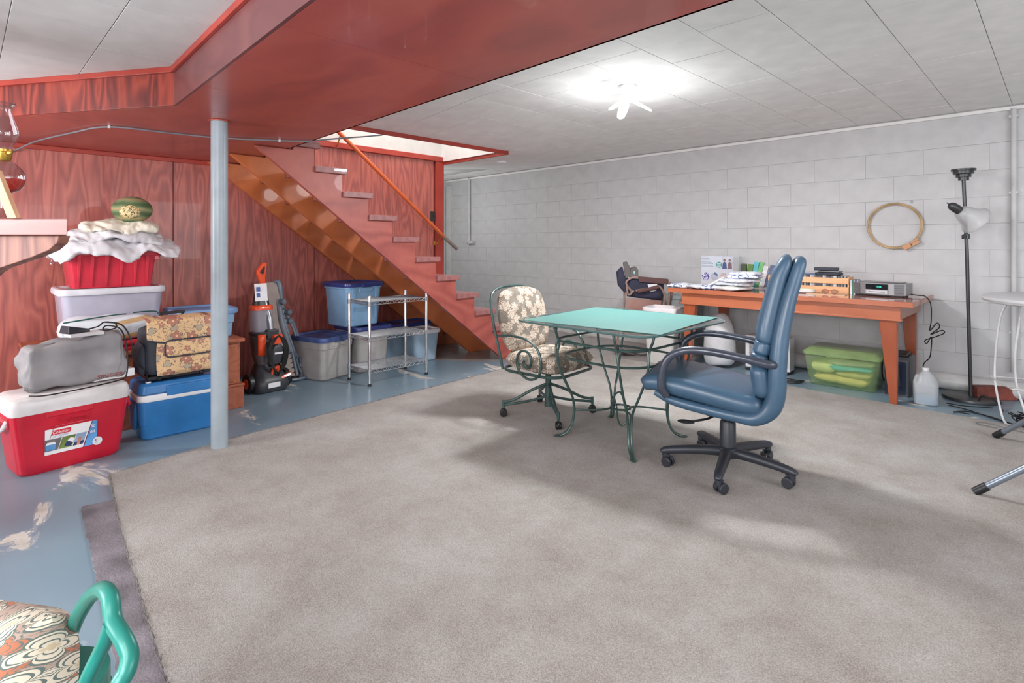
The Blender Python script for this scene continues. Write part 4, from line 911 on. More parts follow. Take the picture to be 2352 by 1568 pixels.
# ================================================================ FLORAL SWIVEL CHAIR
TAP = flower_mat('tapestry_fabric', (0, 1), 12, (104, 92, 82), (196, 184, 168), (112, 84, 70), (132, 134, 124), 7, .9, .5, .9, (170, 152, 134))
TAPB = flower_mat('tapestry_fabric_back', (0, 1), 12, (110, 98, 88), (196, 184, 168), (116, 88, 74), (132, 134, 124), 7, .9, .5, .9, (170, 152, 134))
def scroll_arm(s_, col, k=1.0, r_=.0085):
    pts = [(-.245, .555), (-.12, .575), (.02, .565), (.10, .51), (.135, .42), (.115, .335), (.04, .30), (-.04, .335), (-.068, .41), (-.035, .475), (.03, .475), (.055, .42), (.025, .375), (-.012, .395), (0, .425)]
    return B().tube([(a, s_ * (.265 + (.02 if i in (1, 2) else 0)), b) for i, (a, b) in enumerate(pts)], r_, 8, 7)
def floral_chair(label, loc, rz, iron, base=True):
    t = thing('floral_chair', label, 'chair', loc, rz)
    c_ = B(); pillow(c_, .50, .50, .13, 18, .45, 6, .42, dim=((0.0, 0, .012, .12),), fn=lambda P: (P.x + .01, P.y, P.z + .395)); o = c_.done('seat_cushion', TAP, t)
    bc_ = B().at((-.225, 0, .64), 0, 0, 0)
    dm_ = [(x, y, .016, .035) for x in (-.13, 0, .13) for y in (-.11, .02, .15)]
    def fn(P): # upright, leaning back, arched top
        return P
    pb_ = B(); pillow(pb_, .50, .47, .13, 22, .55, 5, .45, dim=dm_)
    o = pb_.done('back_cushion', TAPB, t); o.location = (-.222, 0, .655); o.rotation_euler = (R(90), 0, R(90)); o.rotation_mode = 'XYZ'
    o.rotation_euler = (Matrix.Rotation(R(-13), 3, 'Y') @ Matrix.Rotation(R(90), 3, 'Z') @ Matrix.Rotation(R(90), 3, 'X')).to_euler()
    B().tube([(-.21, -.245, .33), (-.24, -.262, .5), (-.29, -.268, .7), (-.325, -.235, .83), (-.34, -.14, .875), (-.342, 0, .885), (-.34, .14, .875), (-.325, .235, .83), (-.29, .268, .7), (-.24, .262, .5), (-.21, .245, .33)], .009, 8, 6).done('back_frame', iron, t)
    for y_ in (-.12, 0, .12): B().tube([(-.21, y_, .34), (-.25, y_, .5)], .006).done('back_spindle', BLACK, t)
    B().tube([p for p in rr(.49, .50, .12, .328, 8)], .010, 8, closed=True).done('seat_frame', iron, t)
    for s_ in (-1, 1): scroll_arm(s_, iron).done('scroll_arm', iron, t)
    B().box(-.08, .08, -.08, .08, .30, .325).cyl((0, 0, .17), (0, 0, .30), .021, n=16).done('pedestal', iron, t)
    for k in range(4):
        e = empty_part('base_leg', t); e.rotation_euler = (0, 0, R(-42 + 90 * k))
        B().tube([(.015, 0, .215), (.12, 0, .175), (.24, 0, .115), (.315, 0, .10)], .010, 8, 4).done('upper_rod', iron, e)
        B().tube([(.012, 0, .13), (.14, 0, .10), (.315, 0, .08)], .009, 8, 3).done('lower_rod', iron, e)
        B().cyl((.317, 0, .06), (.317, 0, .112), .010, n=10).done('stem_socket', iron, e)
        B().cyl((.317, -.018, .0245), (.317, .018, .0245), .0245, n=18).ball((.317, 0, .034), .027, .013, .024).done('caster', BLACK, e, bevel=.003)
    B().cyl((0, 0, .06), (0, 0, .2), .028, .022, n=16).done('hub', iron, t)
    return t
floral_chair('cream and brown tapestry swivel chair with green iron scroll arms beside the glass table', (-2.545, 2.905, .013), 5, IRON)
# second chair, only its arm and cushion corner are in view (front left corner of the photograph)
TEAL = plain('teal_wrought_iron', (34, 128, 116), .35, .1, var=.06)
fc2 = thing('floral_chair', 'floral chair with thick teal arm cut off at the bottom left corner', 'chair', (-1.2, -.06, 0), 45)
def lp(x, d, z): return (x + .9, d - .8, z)
B().tube([lp(-.84, 1.04, .43), lp(-.819, 1.0, .474), lp(-.769, .95, .54), lp(-.735, .92, .583), lp(-.686, .88, .636), lp(-.638, .84, .671), lp(-.604, .81, .676), lp(-.585, .79, .656), lp(-.556, .77, .644), lp(-.541, .76, .630), lp(-.538, .75, .615), lp(-.545, .74, .59), lp(-.55, .74, .50), lp(-.56, .76, .42)], .0118, 14, 6).done('scroll_arm', TEAL, fc2)
B().tube([lp(-.584, .787, .657), lp(-.600, .795, .625), lp(-.614, .80, .60), lp(-.632, .80, .562), lp(-.66, .81, .50), lp(-.68, .82, .42)], [.0115, .0105, .010, .010, .010, .010], 12, 5).done('arm_brace', TEAL, fc2)
FT = flower_mat('cream_paisley_tapestry', (0, 1), 22, (176, 170, 160), (226, 214, 194), (104, 116, 112), (190, 120, 92), 4, .9, .5, .6, (210, 190, 160))
c2 = B(); pillow(c2, .36, .34, .17, 20, .5, 5, .42, amp=.006, fr=5); o = c2.done('back_cushion', FT, fc2); o.location = lp(-.915, .90, .42); o.rotation_euler = (R(72), R(-8), R(-14))
pp_ = []
for a in range(40):
    th_ = 2 * PI * a / 40; e_ = 1 / (abs(math.cos(th_)) ** 4 + abs(math.sin(th_)) ** 4) ** .25 * .93
    pp_.append((.165 * math.cos(th_) * e_, .155 * math.sin(th_) * e_, .045))
o = B().tube(pp_, .0045, 6, closed=True).done('piping', plain('cushion_piping', (150, 146, 132), .8), fc2); o.location = lp(-.915, .90, .42); o.rotation_euler = (R(72), R(-8), R(-14))
B().rloft([(.40, .46, .44, .08, -.05, -.02), (.42, .48, .46, .08, -.05, -.02), (.46, .48, .46, .08, -.05, -.02)], 5).done('seat_frame', TEAL, fc2)
for x_, y_ in ((-.27, -.22), (.16, -.22), (-.27, .18), (.16, .18)): B().tube([(x_, y_, .42), (x_ * 1.05, y_ * 1.05, .2), (x_ * 1.12, y_ * 1.12, .008)], .012, 10, 4).done('leg', TEAL, fc2)

# ================================================================ OFFICE CHAIR
def leather():
    t = NT('blue_leather'); v = t.co()
    n = t.noise(v, 3, 3); t.sett(col=t.ramp(n, [(.3, (52, 78, 100)), (.7, (66, 96, 120))]), rough=.36, coat=.08)
    t.bump(t.math('ADD', t.noise(v, 320, 2), t.math('MULTIPLY', t.noise(v, 9, 3), 1.2)), .16, .003); return t.m
LEA = leather()
ARMM = plain('dark_blue_grey_arm', (66, 72, 84), .3, .25, var=.05, coat=.2)
BASE = plain('black_nylon_base', (44, 47, 54), .42, var=.06)
oc = thing('office_chair', 'high-backed blue leather swivel office chair with dark looped arms', 'chair', (-1.25, 2.86, .013), 199)
shell = smooth_path([(.335, .425, .235, .03), (.24, .392, .25, .045), (.08, .368, .255, .05), (-.06, .352, .255, .055), (-.14, .352, .255, .07), (-.205, .40, .258, .085), (-.232, .48, .262, .085), (-.238, .60, .262, .08), (-.252, .75, .25, .075), (-.28, .90, .232, .068), (-.312, 1.02, .212, .06), (-.332, 1.09, .20, .055), (-.34, 1.118, .185, .04), (-.342, 1.13, .155, .014)], 4)
m = B(); sweep(m, shell, 8); m.done('outer_shell', LEA, oc, ang=80)
seat = smooth_path([(.402, .455, .19, .035), (.392, .460, .235, .068), (.33, .474, .252, .085), (.2, .462, .262, .10), (.05, .438, .265, .10), (-.06, .418, .262, .10), (-.15, .408, .25, .09), (-.185, .41, .2, .05)], 4)
m = B(); sweep(m, seat, 8); m.done('seat_cushion', LEA, oc, ang=80)
def bk(z_a, z_b, name, puff, x0):
    pts = []
    for k in range(9):
        q = k / 8; z_ = z_a + (z_b - z_a) * q
        x = -.172 - .085 * max(0, (z_ - .5) / .62) ** 1.7 + .022 * math.exp(-((z_ - .62) / .09) ** 2)
        e = (1 - abs(2 * q - 1) ** 6)
        wd = .245 - .055 * max(0, (z_ - .55) / .55) ** 1.5
        pts.append((x, z_, wd * (.93 + .07 * e), puff * (.5 + .5 * e)))
    m = B(); sweep(m, smooth_path(pts, 2), 8); return m.done(name, LEA, oc, ang=80)
bk(.455, .605, 'lumbar_cushion', .085, 0); bk(.60, .665, 'lumbar_roll', .08, 0); bk(.66, .725, 'lumbar_roll', .078, 0)
m = B(); sweep(m, smooth_path([(-.178, .72, .225, .055), (-.182, .735, .235, .085), (-.196, .82, .23, .09), (-.222, .94, .215, .085), (-.244, 1.03, .205, .075), (-.268, 1.09, .195, .065), (-.28, 1.122, .18, .045), (-.285, 1.138, .14, .014)], 4), 8); m.done('head_cushion', LEA, oc, ang=80)
for s_ in (-1, 1):
    B().tube([(.27, s_ * .262, .425), (.29, s_ * .285, .47), (.285, s_ * .29, .55), (.25, s_ * .29, .625), (.17, s_ * .288, .665), (.06, s_ * .286, .668), (-.08, s_ * .282, .65), (-.16, s_ * .275, .634), (-.205, s_ * .268, .626), (-.228, s_ * .245, .622)], [.020, .020, .0195, .019, .019, .019, .019, .02, .021, .019], 14, 6).done('armrest', ARMM, oc)
B().hexa([(-.12, -.07, .27), (.1, -.06, .285), (.1, .06, .285), (-.12, .07, .27)], [(-.15, -.1, .335), (.16, -.09, .35), (.16, .09, .35), (-.15, .1, .335)]).done('mechanism', BASE, oc, bevel=.012)
B().tube([(.05, .05, .30), (.08, .16, .305), (.12, .23, .31), (.15, .27, .312)], .006, 8, 4).at((.17, .285, .313)).ball((0, 0, 0), .042, .026, .008).done('lever', BLACK, oc)
B().lathe([(.03, .10), (.042, .105), (.04, .25), (.034, .262), (.02, .262), (.02, .29)], 24).done('gas_lift', BASE, oc, ang=50)
B().lathe([(.05, .075), (.055, .09), (.052, .125), (.043, .13)], 24).done('hub', BASE, oc)
for k, a in enumerate((0, 73, 141, 214, 286)):
    e = empty_part('base_leg', oc); e.rotation_euler = (0, 0, R(a - 199))
    m = B(); sweep(m, smooth_path([(.03, .10, .030, .052), (.12, .10, .028, .048), (.24, .092, .024, .042), (.31, .084, .021, .038), (.335, .078, .017, .026), (.342, .074, .010, .012)], 3), 6); m.done('arm', BASE, e, ang=60)
    sw = rnd.uniform(-40, 40)
    q = B().at((.318, 0, 0), sw)
    q.cyl((0, 0, .04), (0, 0, .075), .016, n=14).done('caster_stem', BASE, e)
    for s_ in (-1, 1): B().at((.318, 0, 0), sw).cyl((-.016, s_ * .008, .0275), (-.016, s_ * .027, .0275), .0275, .0262, n=22).done('caster_wheel', BASE, e, bevel=.004)
    B().at((.318, 0, 0), sw).prism([(.018 , .062), (.012, .03), (-.0, .025), (-.03, .058), (-.03, .064)], -.006, .006, 'xz').done('caster_hood', BASE, e, bevel=.002)

# ================================================================ DESK
DW = wood('orange_brown_desk', (150, 82, 56), (178, 102, 70), (196, 120, 86), scale=(.5, 3, 3), rings=6, rough=.3, amount=.35, coat=.4)
DW2 = wood('orange_brown_leg', (132, 64, 38), (158, 80, 50), (174, 94, 60), scale=(3, 3, .5), rings=6, rough=.3, amount=.35, coat=.3)
TOPM = wood('glossy_desk_top', (150, 84, 66), (170, 100, 82), (186, 118, 100), scale=(.5, 3, 3), rings=7, rough=.12, amount=.4, coat=.6)
dk = thing('work_table', 'long orange-brown wooden work table with tapered legs against the block wall', 'table', (-1.755, 5.34, 0))
B().box(-.985, .985, -.44, .46, .738, .778).done('table_top', DW, dk, bevel=.003)
B().box(-.98, .98, -.435, .455, .7785, .780).done('top_veneer', TOPM, dk, smooth=False)
for bx in ((-.86, .90, -.395, -.37, .640, .738), (-.86, .90, .40, .425, .640, .738), (-.86, -.835, -.37, .40, .640, .738), (.875, .90, -.37, .40, .640, .738)):
    B().box(*bx).done('apron', DW, dk, bevel=.002)
B().box(-.87, .91, -.405, -.36, .628, .645).done('apron_lip', DW, dk, bevel=.004)
for x_, y_ in ((-.84, -.36), (.875, -.36), (-.84, .39), (.875, .39)):
    sx = 1 if x_ > 0 else -1
    a = .115 if y_ < 0 else .10
    xo = x_ + sx * .0
    lo = [(xo - (sx > 0) * .045, y_ - .02, 0), (xo + (sx < 0) * .045, y_ - .02, 0), (xo + (sx < 0) * .045, y_ + .025, 0), (xo - (sx > 0) * .045, y_ + .025, 0)]
    hi = [(xo - (sx > 0) * a, y_ - .025, .64), (xo + (sx < 0) * a, y_ - .025, .64), (xo + (sx < 0) * a, y_ + .045, .64), (xo - (sx > 0) * a, y_ + .045, .64)]
    B().hexa(lo, hi).done('leg', DW2, dk, bevel=.003)
TZ = .7805
# product box
bx = thing('product_box', 'white printed cardboard box leaning against the wall at the left of the table', 'box', (-2.545, 5.62, TZ))
BXM = plain('pale_printed_card', (208, 214, 224), .5, var=.02)
B().box(-.20, .20, 0, .075, 0, .30).done('carton', BXM, bx, bevel=.002)
B().box(.145, .198, -.0015, 0, .13, .297).done('side_print', plain('grey_print', (176, 180, 178), .5), bx, smooth=False)
def disc(name, x, z_, r_, m, y_=-.002, n=22): return B().prism([(x + r_ * math.cos(2 * PI * k / n), z_ + r_ * math.sin(2 * PI * k / n)) for k in range(n)], y_, y_ + .001, 'xz').done(name, m, bx, smooth=False)
pm = NT('blue_pattern_print'); pm.sett(col=pm.ramp(pm.noise(pm.co(), 45, 2, .5, 1.0), [(.42, (52, 48, 120)), (.5, (96, 96, 180)), (.53, (226, 226, 238))]), rough=.5)
p2_ = NT('white_grid_print'); p2_.sett(col=p2_.ramp(p2_.add('ShaderNodeTexChecker', {'Vector': p2_.co(), 'Scale': 90.0}).outputs[1], [(.4, (170, 146, 146)), (.6, (226, 220, 222))]), rough=.5)
disc('round_picture', -.150, .085, .042, pm.m); disc('round_picture', -.052, .085, .042, plain('grey_dot_print', (186, 190, 206), .5)); disc('round_picture', .045, .085, .042, p2_.m)
disc('round_detail', -.046, .118, .014, plain('steel_blue_print', (96, 120, 156), .5), -.003); disc('round_detail', -.03, .104, .012, plain('steel_blue_print', (96, 120, 156), .5), -.003)
disc('round_badge', -.003, .21, .031, plain('teal_print', (60, 160, 156), .5))
for z_, w_ in ((.222, .04), (.209, .036), (.196, .042)): B().box(-.003 - w_ / 2, -.003 + w_ / 2, -.004, -.003, z_ - .0035, z_ + .0035).done('badge_text', LABELW, bx, smooth=False)
text('lettering', 'HOME', .03, plain('pale_print', (160, 172, 186), .5), bx, (-.15, -.0022, .268), (90, 0, 0), 0, .0003, 1.1)
for z_, w_ in ((.236, .11), (.220, .13), (.203, .12), (.192, .13)): B().box(-.195, -.195 + w_, -.002, -.0012, z_ - .003, z_ + .003).done('text_line', plain('pale_print', (160, 172, 186), .5), bx, smooth=False)
SK = plain('print_skin', (180, 120, 100), .5)
B().box(.035, .145, -.002, -.001, .165, .297).done('photo_print', plain('pale_photo', (200, 204, 216), .5, var=.08), bx, smooth=False)
for x_, cm_, hm in ((.055, plain('denim_print', (72, 92, 140), .5), plain('hair_print', (110, 60, 44), .5)), (.11, plain('mauve_print', (128, 102, 110), .5), plain('hair_print', (110, 60, 44), .5))):
    B().prism([(x_ - .024, .17), (x_ + .026, .17), (x_ + .020, .225), (x_ + .006, .24), (x_ - .008, .24), (x_ - .018, .222)], -.003, -.002, 'xz').done('printed_person', cm_, bx, smooth=False)
    disc('printed_hair', x_, .257, .0125, hm, -.003); disc('printed_face', x_ + .001, .254, .0085, SK, -.004)
B().prism([(.07, .02), (.14, .07), (.14, .025), (.10, .0)], -.002, -.001, 'xz').done('corner_print', SK, bx, smooth=False)
lt = B().at((-2.62, 5.28, TZ), -4).box(-.21, .16, -.12, .1, 0, .012).box(-.08, .1, -.03, .06, .012, .016).done('flat_grey_board', plain('grey_board', (140, 142, 146), .4), bevel=.003); tag(lt, 'flat dark grey board lying under the fabric in front of the printed box', 'board')
# fabric pieces
def fabm(name, a, b, c):
    t = NT(name); v = t.co(); n = t.noise(v, 26, 3, .6, 1.2)
    t.sett(col=t.ramp(n, [(.36, a), (.44, b), (.5, c), (.62, c)]), rough=.85); t.bump(t.noise(v, 20, 2), .4, .005); return t.m
FA = [fabm('navy_white_fabric', (44, 56, 112), (120, 138, 186), (220, 222, 228)), fabm('grey_white_fabric', (150, 160, 182), (190, 196, 208), (216, 218, 224)), fabm('blue_dot_fabric', (56, 76, 136), (80, 102, 160), (214, 218, 228)), plain('pale_fabric', (214, 212, 208), .85)]
spots = [(-2.66, 4.99, 0, .20, .22, 8, 'flat navy and white printed fabric at the left end of the work table'), (-2.50, 5.03, .0, .26, .24, -14, 'white fabric piece with navy corner near the left end of the table'), (-2.33, 5.02, .0, .24, .22, 24, 'blue print fabric piece in the middle of the fabric heap'),
         (-2.18, 5.06, .0, .34, .30, -6, 'lowest and largest folded fabric of the heap behind the office chair'), (-2.16, 5.09, .035, .34, .28, 12, 'grey and white folded fabric on the lowest one'), (-2.10, 5.07, .07, .32, .26, -16, 'blue dotted fabric third from the bottom of the heap'), (-2.07, 5.10, .105, .30, .24, 8, 'pale fabric near the top of the heap'), (-2.06, 5.11, .135, .26, .22, -4, 'topmost crumpled grey fabric of the heap')]
for k, (x_, y_, z_, a, b, rz_, lb) in enumerate(spots):
    m = B(); pillow(m, a, b, .035, 14, .2, 6, .4, amp=.014, fr=11, seed=k * 3.1)
    o = m.done('fabric_piece', FA[k % 4 if k not in (4, 7) else 1], sub=1); o.location = (x_, y_, TZ + .022 + z_); o.rotation_euler = (0, 0, R(rz_)); tag(o, lb, 'fabric', 'fabric pieces on the work table')
fo = B(); pillow(fo, .20, .05, .012, 12, .1, 6, .4, amp=.004); o = fo.done('fabric_piece', FA[3], sub=1); o.location = (-2.30, 4.99, TZ + .075); o.rotation_euler = (R(10), R(-30), R(20)); tag(o, 'cream strip of fabric propped diagonally on the heap', 'fabric', 'fabric pieces on the work table')
# upright packets and notebooks
for k, (x_, z_, w_, h_, tl_, col, lb) in enumerate([(-2.20, .155, .06, .10, 3, (58, 74, 40), 'dark green striped packet behind the fabric heap'), (-2.145, .155, .05, .10, -4, (92, 128, 56), 'green and white packet second from the printed box'), (-2.10, .16, .045, .12, -8, (84, 176, 188), 'turquoise packet standing behind the fabric heap'), (-2.06, .155, .04, .125, -12, (110, 176, 110), 'light green packet leaning behind the turquoise one'),
        (-2.02, .15, .05, .08, -10, (214, 212, 216), 'white packet leaning among the notebooks behind the fabric'), (-1.97, .15, .035, .09, -14, (84, 96, 132), 'blue notebook leaning behind the fabric heap'), (-1.935, .15, .03, .10, -18, (52, 56, 68), 'dark notebook leaning beside the office chair back'), (-1.90, .145, .03, .12, -20, (206, 110, 92), 'salmon pink notebook nearest the office chair back')]):
    o = B().box(-w_ / 2, w_ / 2, -.01, .01, -z_, h_ * .75).done('packet', plain('packet_%d' % k, col, .45, var=.15), bevel=.002); o.location = (x_, 5.40 + .012 * k, TZ + z_ * .0 + z_ + .002 * k); o.rotation_euler = (R(-6), R(-tl_), 0); tag(o, lb, 'packet')
# cd crate
PINE = wood('pine', (206, 150, 104), (224, 172, 126), (236, 190, 148), scale=(.6, 4, 4), rings=6, rough=.5, amount=.5)
ct = thing('cd_crate', 'pine slatted crate full of compact disc cases on the work table', 'crate', (-1.62, 5.42, TZ))
for z_, h_ in ((0, .058), (.083, .05)):
    for y_ in (-.075, .075): B().box(-.33, .33, y_ - .005, y_ + .005, z_, z_ + h_).done('slat', PINE, ct, bevel=.0015)
for x_ in (-.325, .325): B().box(x_ - .006, x_ + .006, -.069, .069, 0, .142).done('end_board', PINE, ct, bevel=.0015)
B().box(-.318, .318, -.069, .069, .001, .008).done('bottom_board', PINE, ct, smooth=False)
CM = [plain('cd_spine_%d' % k, c, .3) for k, c in enumerate([(52, 52, 60), (80, 80, 88), (170, 168, 166), (40, 44, 66), (120, 116, 118), (206, 204, 202)])]
cn = ['charcoal', 'grey', 'light grey', 'navy', 'taupe', 'white']; cd = None
for k in range(52):
    x_ = -1.62 + .30 - k * .0118; q = rnd.randrange(6)
    if cd is None:
        cd = B().box(-.0051, .0051, -.062, .062, 0, .142).done('cd_case', CM[0], smooth=False); cmeshes = []
        for m_ in CM:
            me_ = cd.data.copy(); me_.materials[0] = m_; cmeshes.append(me_)
        c_ = cd
    else: c_ = cd.copy(); C.objects.link(c_)
    c_.data = cmeshes[q]; c_.location = (x_, 5.42 + rnd.uniform(-.003, .003), TZ + .0085)
    tag(c_, '%s compact disc case, %s from the right end of the pine crate' % (cn[q], '%d%s' % (k + 1, 'th' if 10 < (k + 1) % 100 < 14 else {1: 'st', 2: 'nd', 3: 'rd'}.get((k + 1) % 10, 'th'))), 'cd case', 'compact discs in the pine crate')
NAV = plain('navy_wallet', (36, 42, 56), .5)
for k, (dx, w_, h_, z_, c, lb) in enumerate([(-.06, .19, .024, .0, NAV, 'grey and black disc wallet lying directly on the disc cases'), (-.05, .17, .012, .0265, GREYPL, 'thin grey folder between the two dark wallets on the crate'), (-.08, .18, .026, .0405, NAV, 'topmost rounded navy wallet on the pine crate')]):
    o = B().box(-w_ / 2, w_ / 2, -.06, .06, 0, h_).done('disc_wallet', c, bevel=.006); o.location = (-1.40 + dx, 5.42, TZ + .153 + z_); o.rotation_euler = (0, 0, R((k - 1) * 5)); tag(o, lb, 'wallet')
o = B().box(-.07, .07, -.05, .05, 0, .012).done('disc_wallet', plain('steel_blue_folder', (92, 104, 134), .5), bevel=.003); o.location = (-1.62, 5.42, TZ + .153); tag(o, 'flat steel blue folder at the left on top of the disc cases', 'wallet')
for k, (c, lb) in enumerate([((222, 222, 224), 'white booklet standing right against the crate'), ((60, 120, 96), 'green booklet standing right of the crate'), ((204, 206, 210), 'pale booklet between the green and blue ones'), ((70, 74, 150), 'blue booklet standing right of the crate'), ((196, 198, 200), 'pale grey booklet nearest the radio')]):
    o = B().box(-.005, .005, -.06, .06, 0, .118 + .004 * (k % 2)).done('booklet', plain('booklet_%d' % k, c, .5, var=.1), smooth=False); o.location = (-1.276 + k * .0118, 5.42, TZ); tag(o, lb, 'booklet')
pa = B().box(-.17, .12, -.09, .07, 0, .004).done('paper_pad', plain('peach_paper', (226, 190, 156), .6), smooth=False); pa.location = (-1.39, 5.21, TZ); pa.rotation_euler = (0, 0, R(4)); tag(pa, 'peach paper pad under the red glasses', 'paper')
di = thing('oval_dish', 'small white oval dish with green rim beside the office chair back', 'dish', (-1.60, 5.22, TZ))
B().loft([[(a * math.cos(2 * PI * k / 28), b * math.sin(2 * PI * k / 28), z_) for k in range(28)] for a, b, z_ in ((.05, .035, 0), (.085, .055, .01), (.09, .06, .03), (.082, .053, .03), (.07, .045, .012), (.001, .001, .01))]).done('bowl', WHITEPL, di)
B().tube([(.088 * math.cos(2 * PI * k / 28), .058 * math.sin(2 * PI * k / 28), .0305) for k in range(28)], .003, 6, closed=True).done('rim', plain('pale_green_rim', (196, 214, 170), .5), di)
gl_ = thing('glasses', 'pair of red-rimmed glasses lying on the peach paper pad', 'glasses', (-1.385, 5.16, TZ + .0045), 6)
RM = plain('red_frame', (176, 34, 36), .3)
for s_ in (-1, 1):
    P = [(s_ * .034 + .026 * math.cos(a * PI / 10), .006 * math.cos(a * PI / 10) * 0, .022 + .0195 * math.sin(a * PI / 10)) for a in range(20)]
    B().tube(P, .0018, 6, closed=True).done('rim', RM, gl_)
    B().prism([(p[0], p[2]) for p in P], -.0004, .0004, 'xz').done('lens', GL, gl_, smooth=False)
    B().tube([(s_ * .062, 0, .03), (s_ * .062, .04, .024), (s_ * .05, .1, .012), (s_ * .05, .12, .002)], .0016, 6, 3).done('temple', RM, gl_)
B().tube([(-.009, 0, .028), (0, 0, .031), (.009, 0, .028)], .0018, 6, 3).done('bridge', RM, gl_)
# radio
ra = thing('table_radio', 'grey table radio with green lit display at the right end of the work table', 'radio', (-1.06, 5.38, TZ), -6)
B().box(-.165, .165, -.07, .09, 0, .012).done('foot', BLACK, ra, bevel=.004)
SIL = plain('silver_grey_radio', (146, 146, 148), .4, .3); SIL2 = plain('radio_front', (162, 162, 166), .35, .3)
B().loft([[(x, y, z_) for x, y in ((-.19, -.05), (-.12, -.088), (.11, -.098), (.19, -.06), (.19, .1), (.12, .11), (-.12, .11), (-.19, .1))] for z_ in (.012, .108)]).loft([[(x, y, z_) for x, y in ((-.15, -.03), (-.1, -.05), (.09, -.055), (.15, -.03), (.15, .1), (-.15, .1))] for z_ in (.108, .114)]).done('case', SIL, ra, bevel=.004)
rf = bpy.data.objects.new('front_panel', None); C.objects.link(rf); rf.parent = ra; rf.location = (-.005, -.0945, .06); rf.rotation_euler = (0, 0, R(-2.5))
B().box(-.085, .085, -.003, .002, -.042, .044).done('front_plate', SIL2, rf, bevel=.001)
B().box(-.08, .08, -.0045, -.003, -.005, .040).done('display', plain('black_glass', (12, 16, 20), .08, coat=.5), rf, smooth=False)
B().box(-.075, .075, -.0045, -.003, -.036, -.012).done('disc_door', plain('pale_silver', (204, 206, 212), .3, .3), rf, bevel=.0008)
B().box(-.06, .06, -.0052, -.0045, -.026, -.022).done('disc_slot', BLACK, rf, smooth=False)
text('display_digits', '10:06', .019, emis('green_display', (.1, .9, .7, 1), 1.2), rf, (.015, -.005, .018), (90, 0, 0), 0, .0003)
for sx, wd in ((1, .032), (-1, .03)):
    g_ = bpy.data.objects.new('speaker_grille', None); C.objects.link(g_); g_.parent = ra
    if sx > 0: g_.location = (.146, -.0815, .06); g_.rotation_euler = (0, 0, R(25.4))
    else: g_.location = (-.155, -.0708, .06); g_.rotation_euler = (0, 0, R(-28.5))
    m = B()
    for k in range(10): m.box(-wd, wd, -.0035, 0, -.036 + k * .008, -.032 + k * .008)
    B().box(-wd, wd, -.002, -.0005, -.04, .042).done('grille_back', plain('dark_grey_grille', (70, 72, 76), .6), g_, smooth=False)
    m.done('grille_slats', SIL, g_, smooth=False, kind='stuff')
rcb = B().tube([(-.87, 5.42, .80), (-.82, 5.42, .795), (-.768, 5.40, .79), (-.735, 5.40, .73), (-.735, 5.42, .60), (-.745, 5.43, .52), (-.70, 5.43, .585), (-.685, 5.43, .55), (-.74, 5.43, .49), (-.67, 5.43, .53), (-.655, 5.43, .51), (-.71, 5.43, .475), (-.775, 5.43, .44), (-.765, 5.43, .415), (-.735, 5.43, .47), (-.738, 5.43, .36), (-.75, 5.44, .30), (-.79, 5.46, .24), (-.80, 5.50, .12), (-.82, 5.55, .012)], .0042, 6, 6).done('power_cord', CABLE)
bpy.context.view_layer.update(); rcb.parent = ra; rcb.matrix_parent_inverse = ra.matrix_world.inverted(); rcb['label'] = 'black cord tied in loops'

# ================================================================ UNDER AND BESIDE THE TABLE
GRC = NT('translucent_green'); v_ = GRC.co(); GRC.sett(col=GRC.ramp(GRC.noise(v_, 6, 2), [(.3, (150, 186, 128)), (.7, (168, 200, 138))]), rough=.3, alpha=.36, coat=.3); GRC = GRC.m
GRL = plain('green_lid', (152, 178, 122), .3, var=.04, coat=.3, alpha=.75)
gtt = thing('green_tote', 'translucent green storage tote full of cloth under the work table', 'storage box', (-1.32, 5.37, 0), 2)
B().rloft([(0, .47, .32, .04), (.012, .49, .34, .04), (.27, .56, .40, .04), (.272, .55, .39, .04)], 5).done('body', GRC, gtt, ang=40)
B().rloft([(.262, .58, .42, .045), (.282, .585, .425, .045), (.29, .56, .40, .04), (.315, .50, .34, .03), (.32, .47, .31, .03)], 5).done('lid', GRL, gtt, ang=40)
for s_ in (-1, 1): B().box(s_ * .29 - .012, s_ * .29 + .012, -.06, .06, .23, .275).done('handle', GRC, gtt, bevel=.004)
for k, (x_, y_, z_, a, b, h_, col, lb) in enumerate([(-.02, 0, .045, .44, .28, .07, (226, 214, 120), 'yellow cloth at the bottom of the green tote'), (.08, 0, .10, .28, .27, .06, (206, 196, 110), 'olive yellow cloth at the lower right in the green tote'), (.06, -.01, .15, .34, .29, .05, (90, 196, 176), 'turquoise cloth across the middle of the green tote'), (-.14, -.01, .145, .2, .3, .10, (224, 232, 150), 'pale yellow cloth at the left in the green tote'), (.06, -.01, .20, .36, .3, .05, (200, 210, 160), 'pale grey-green cloth near the top of the green tote'), (-.02, -.01, .238, .22, .28, .03, (232, 236, 170), 'light lemon cloth on top in the green tote')]):
    m = B(); pillow(m, a, b, h_, 12, .2, 5, .4, amp=.02, fr=8, seed=k * 5.3); o = m.done('folded_cloth', plain('tote_cloth_%d' % k, col, .8), sub=1)
    o.location = (-1.32 + x_, 5.37 + y_, z_ + .012); o.rotation_euler = (0, 0, R(2)); tag(o, lb, 'cloth', 'cloths in the green tote')
bb = thing('black_case', 'black plastic machine with glossy front under the right end of the work table', 'appliance', (-.935, 5.40, 0), 2)
DB = plain('glossy_dark_blue', (34, 44, 62), .15, coat=.6)
B().rloft([(0, .17, .3, .02), (.29, .17, .3, .02), (.31, .15, .26, .02)], 4).done('housing', plain('charcoal_housing', (60, 62, 68), .4), bb)
B().box(-.078, .06, -.156, -.148, .02, .275).done('front_cover', DB, bb, bevel=.004)
B().box(-.05, .03, -.1595, -.156, .05, .25).done('front_window', plain('dark_window', (28, 36, 52), .1, coat=.8), bb, bevel=.002)
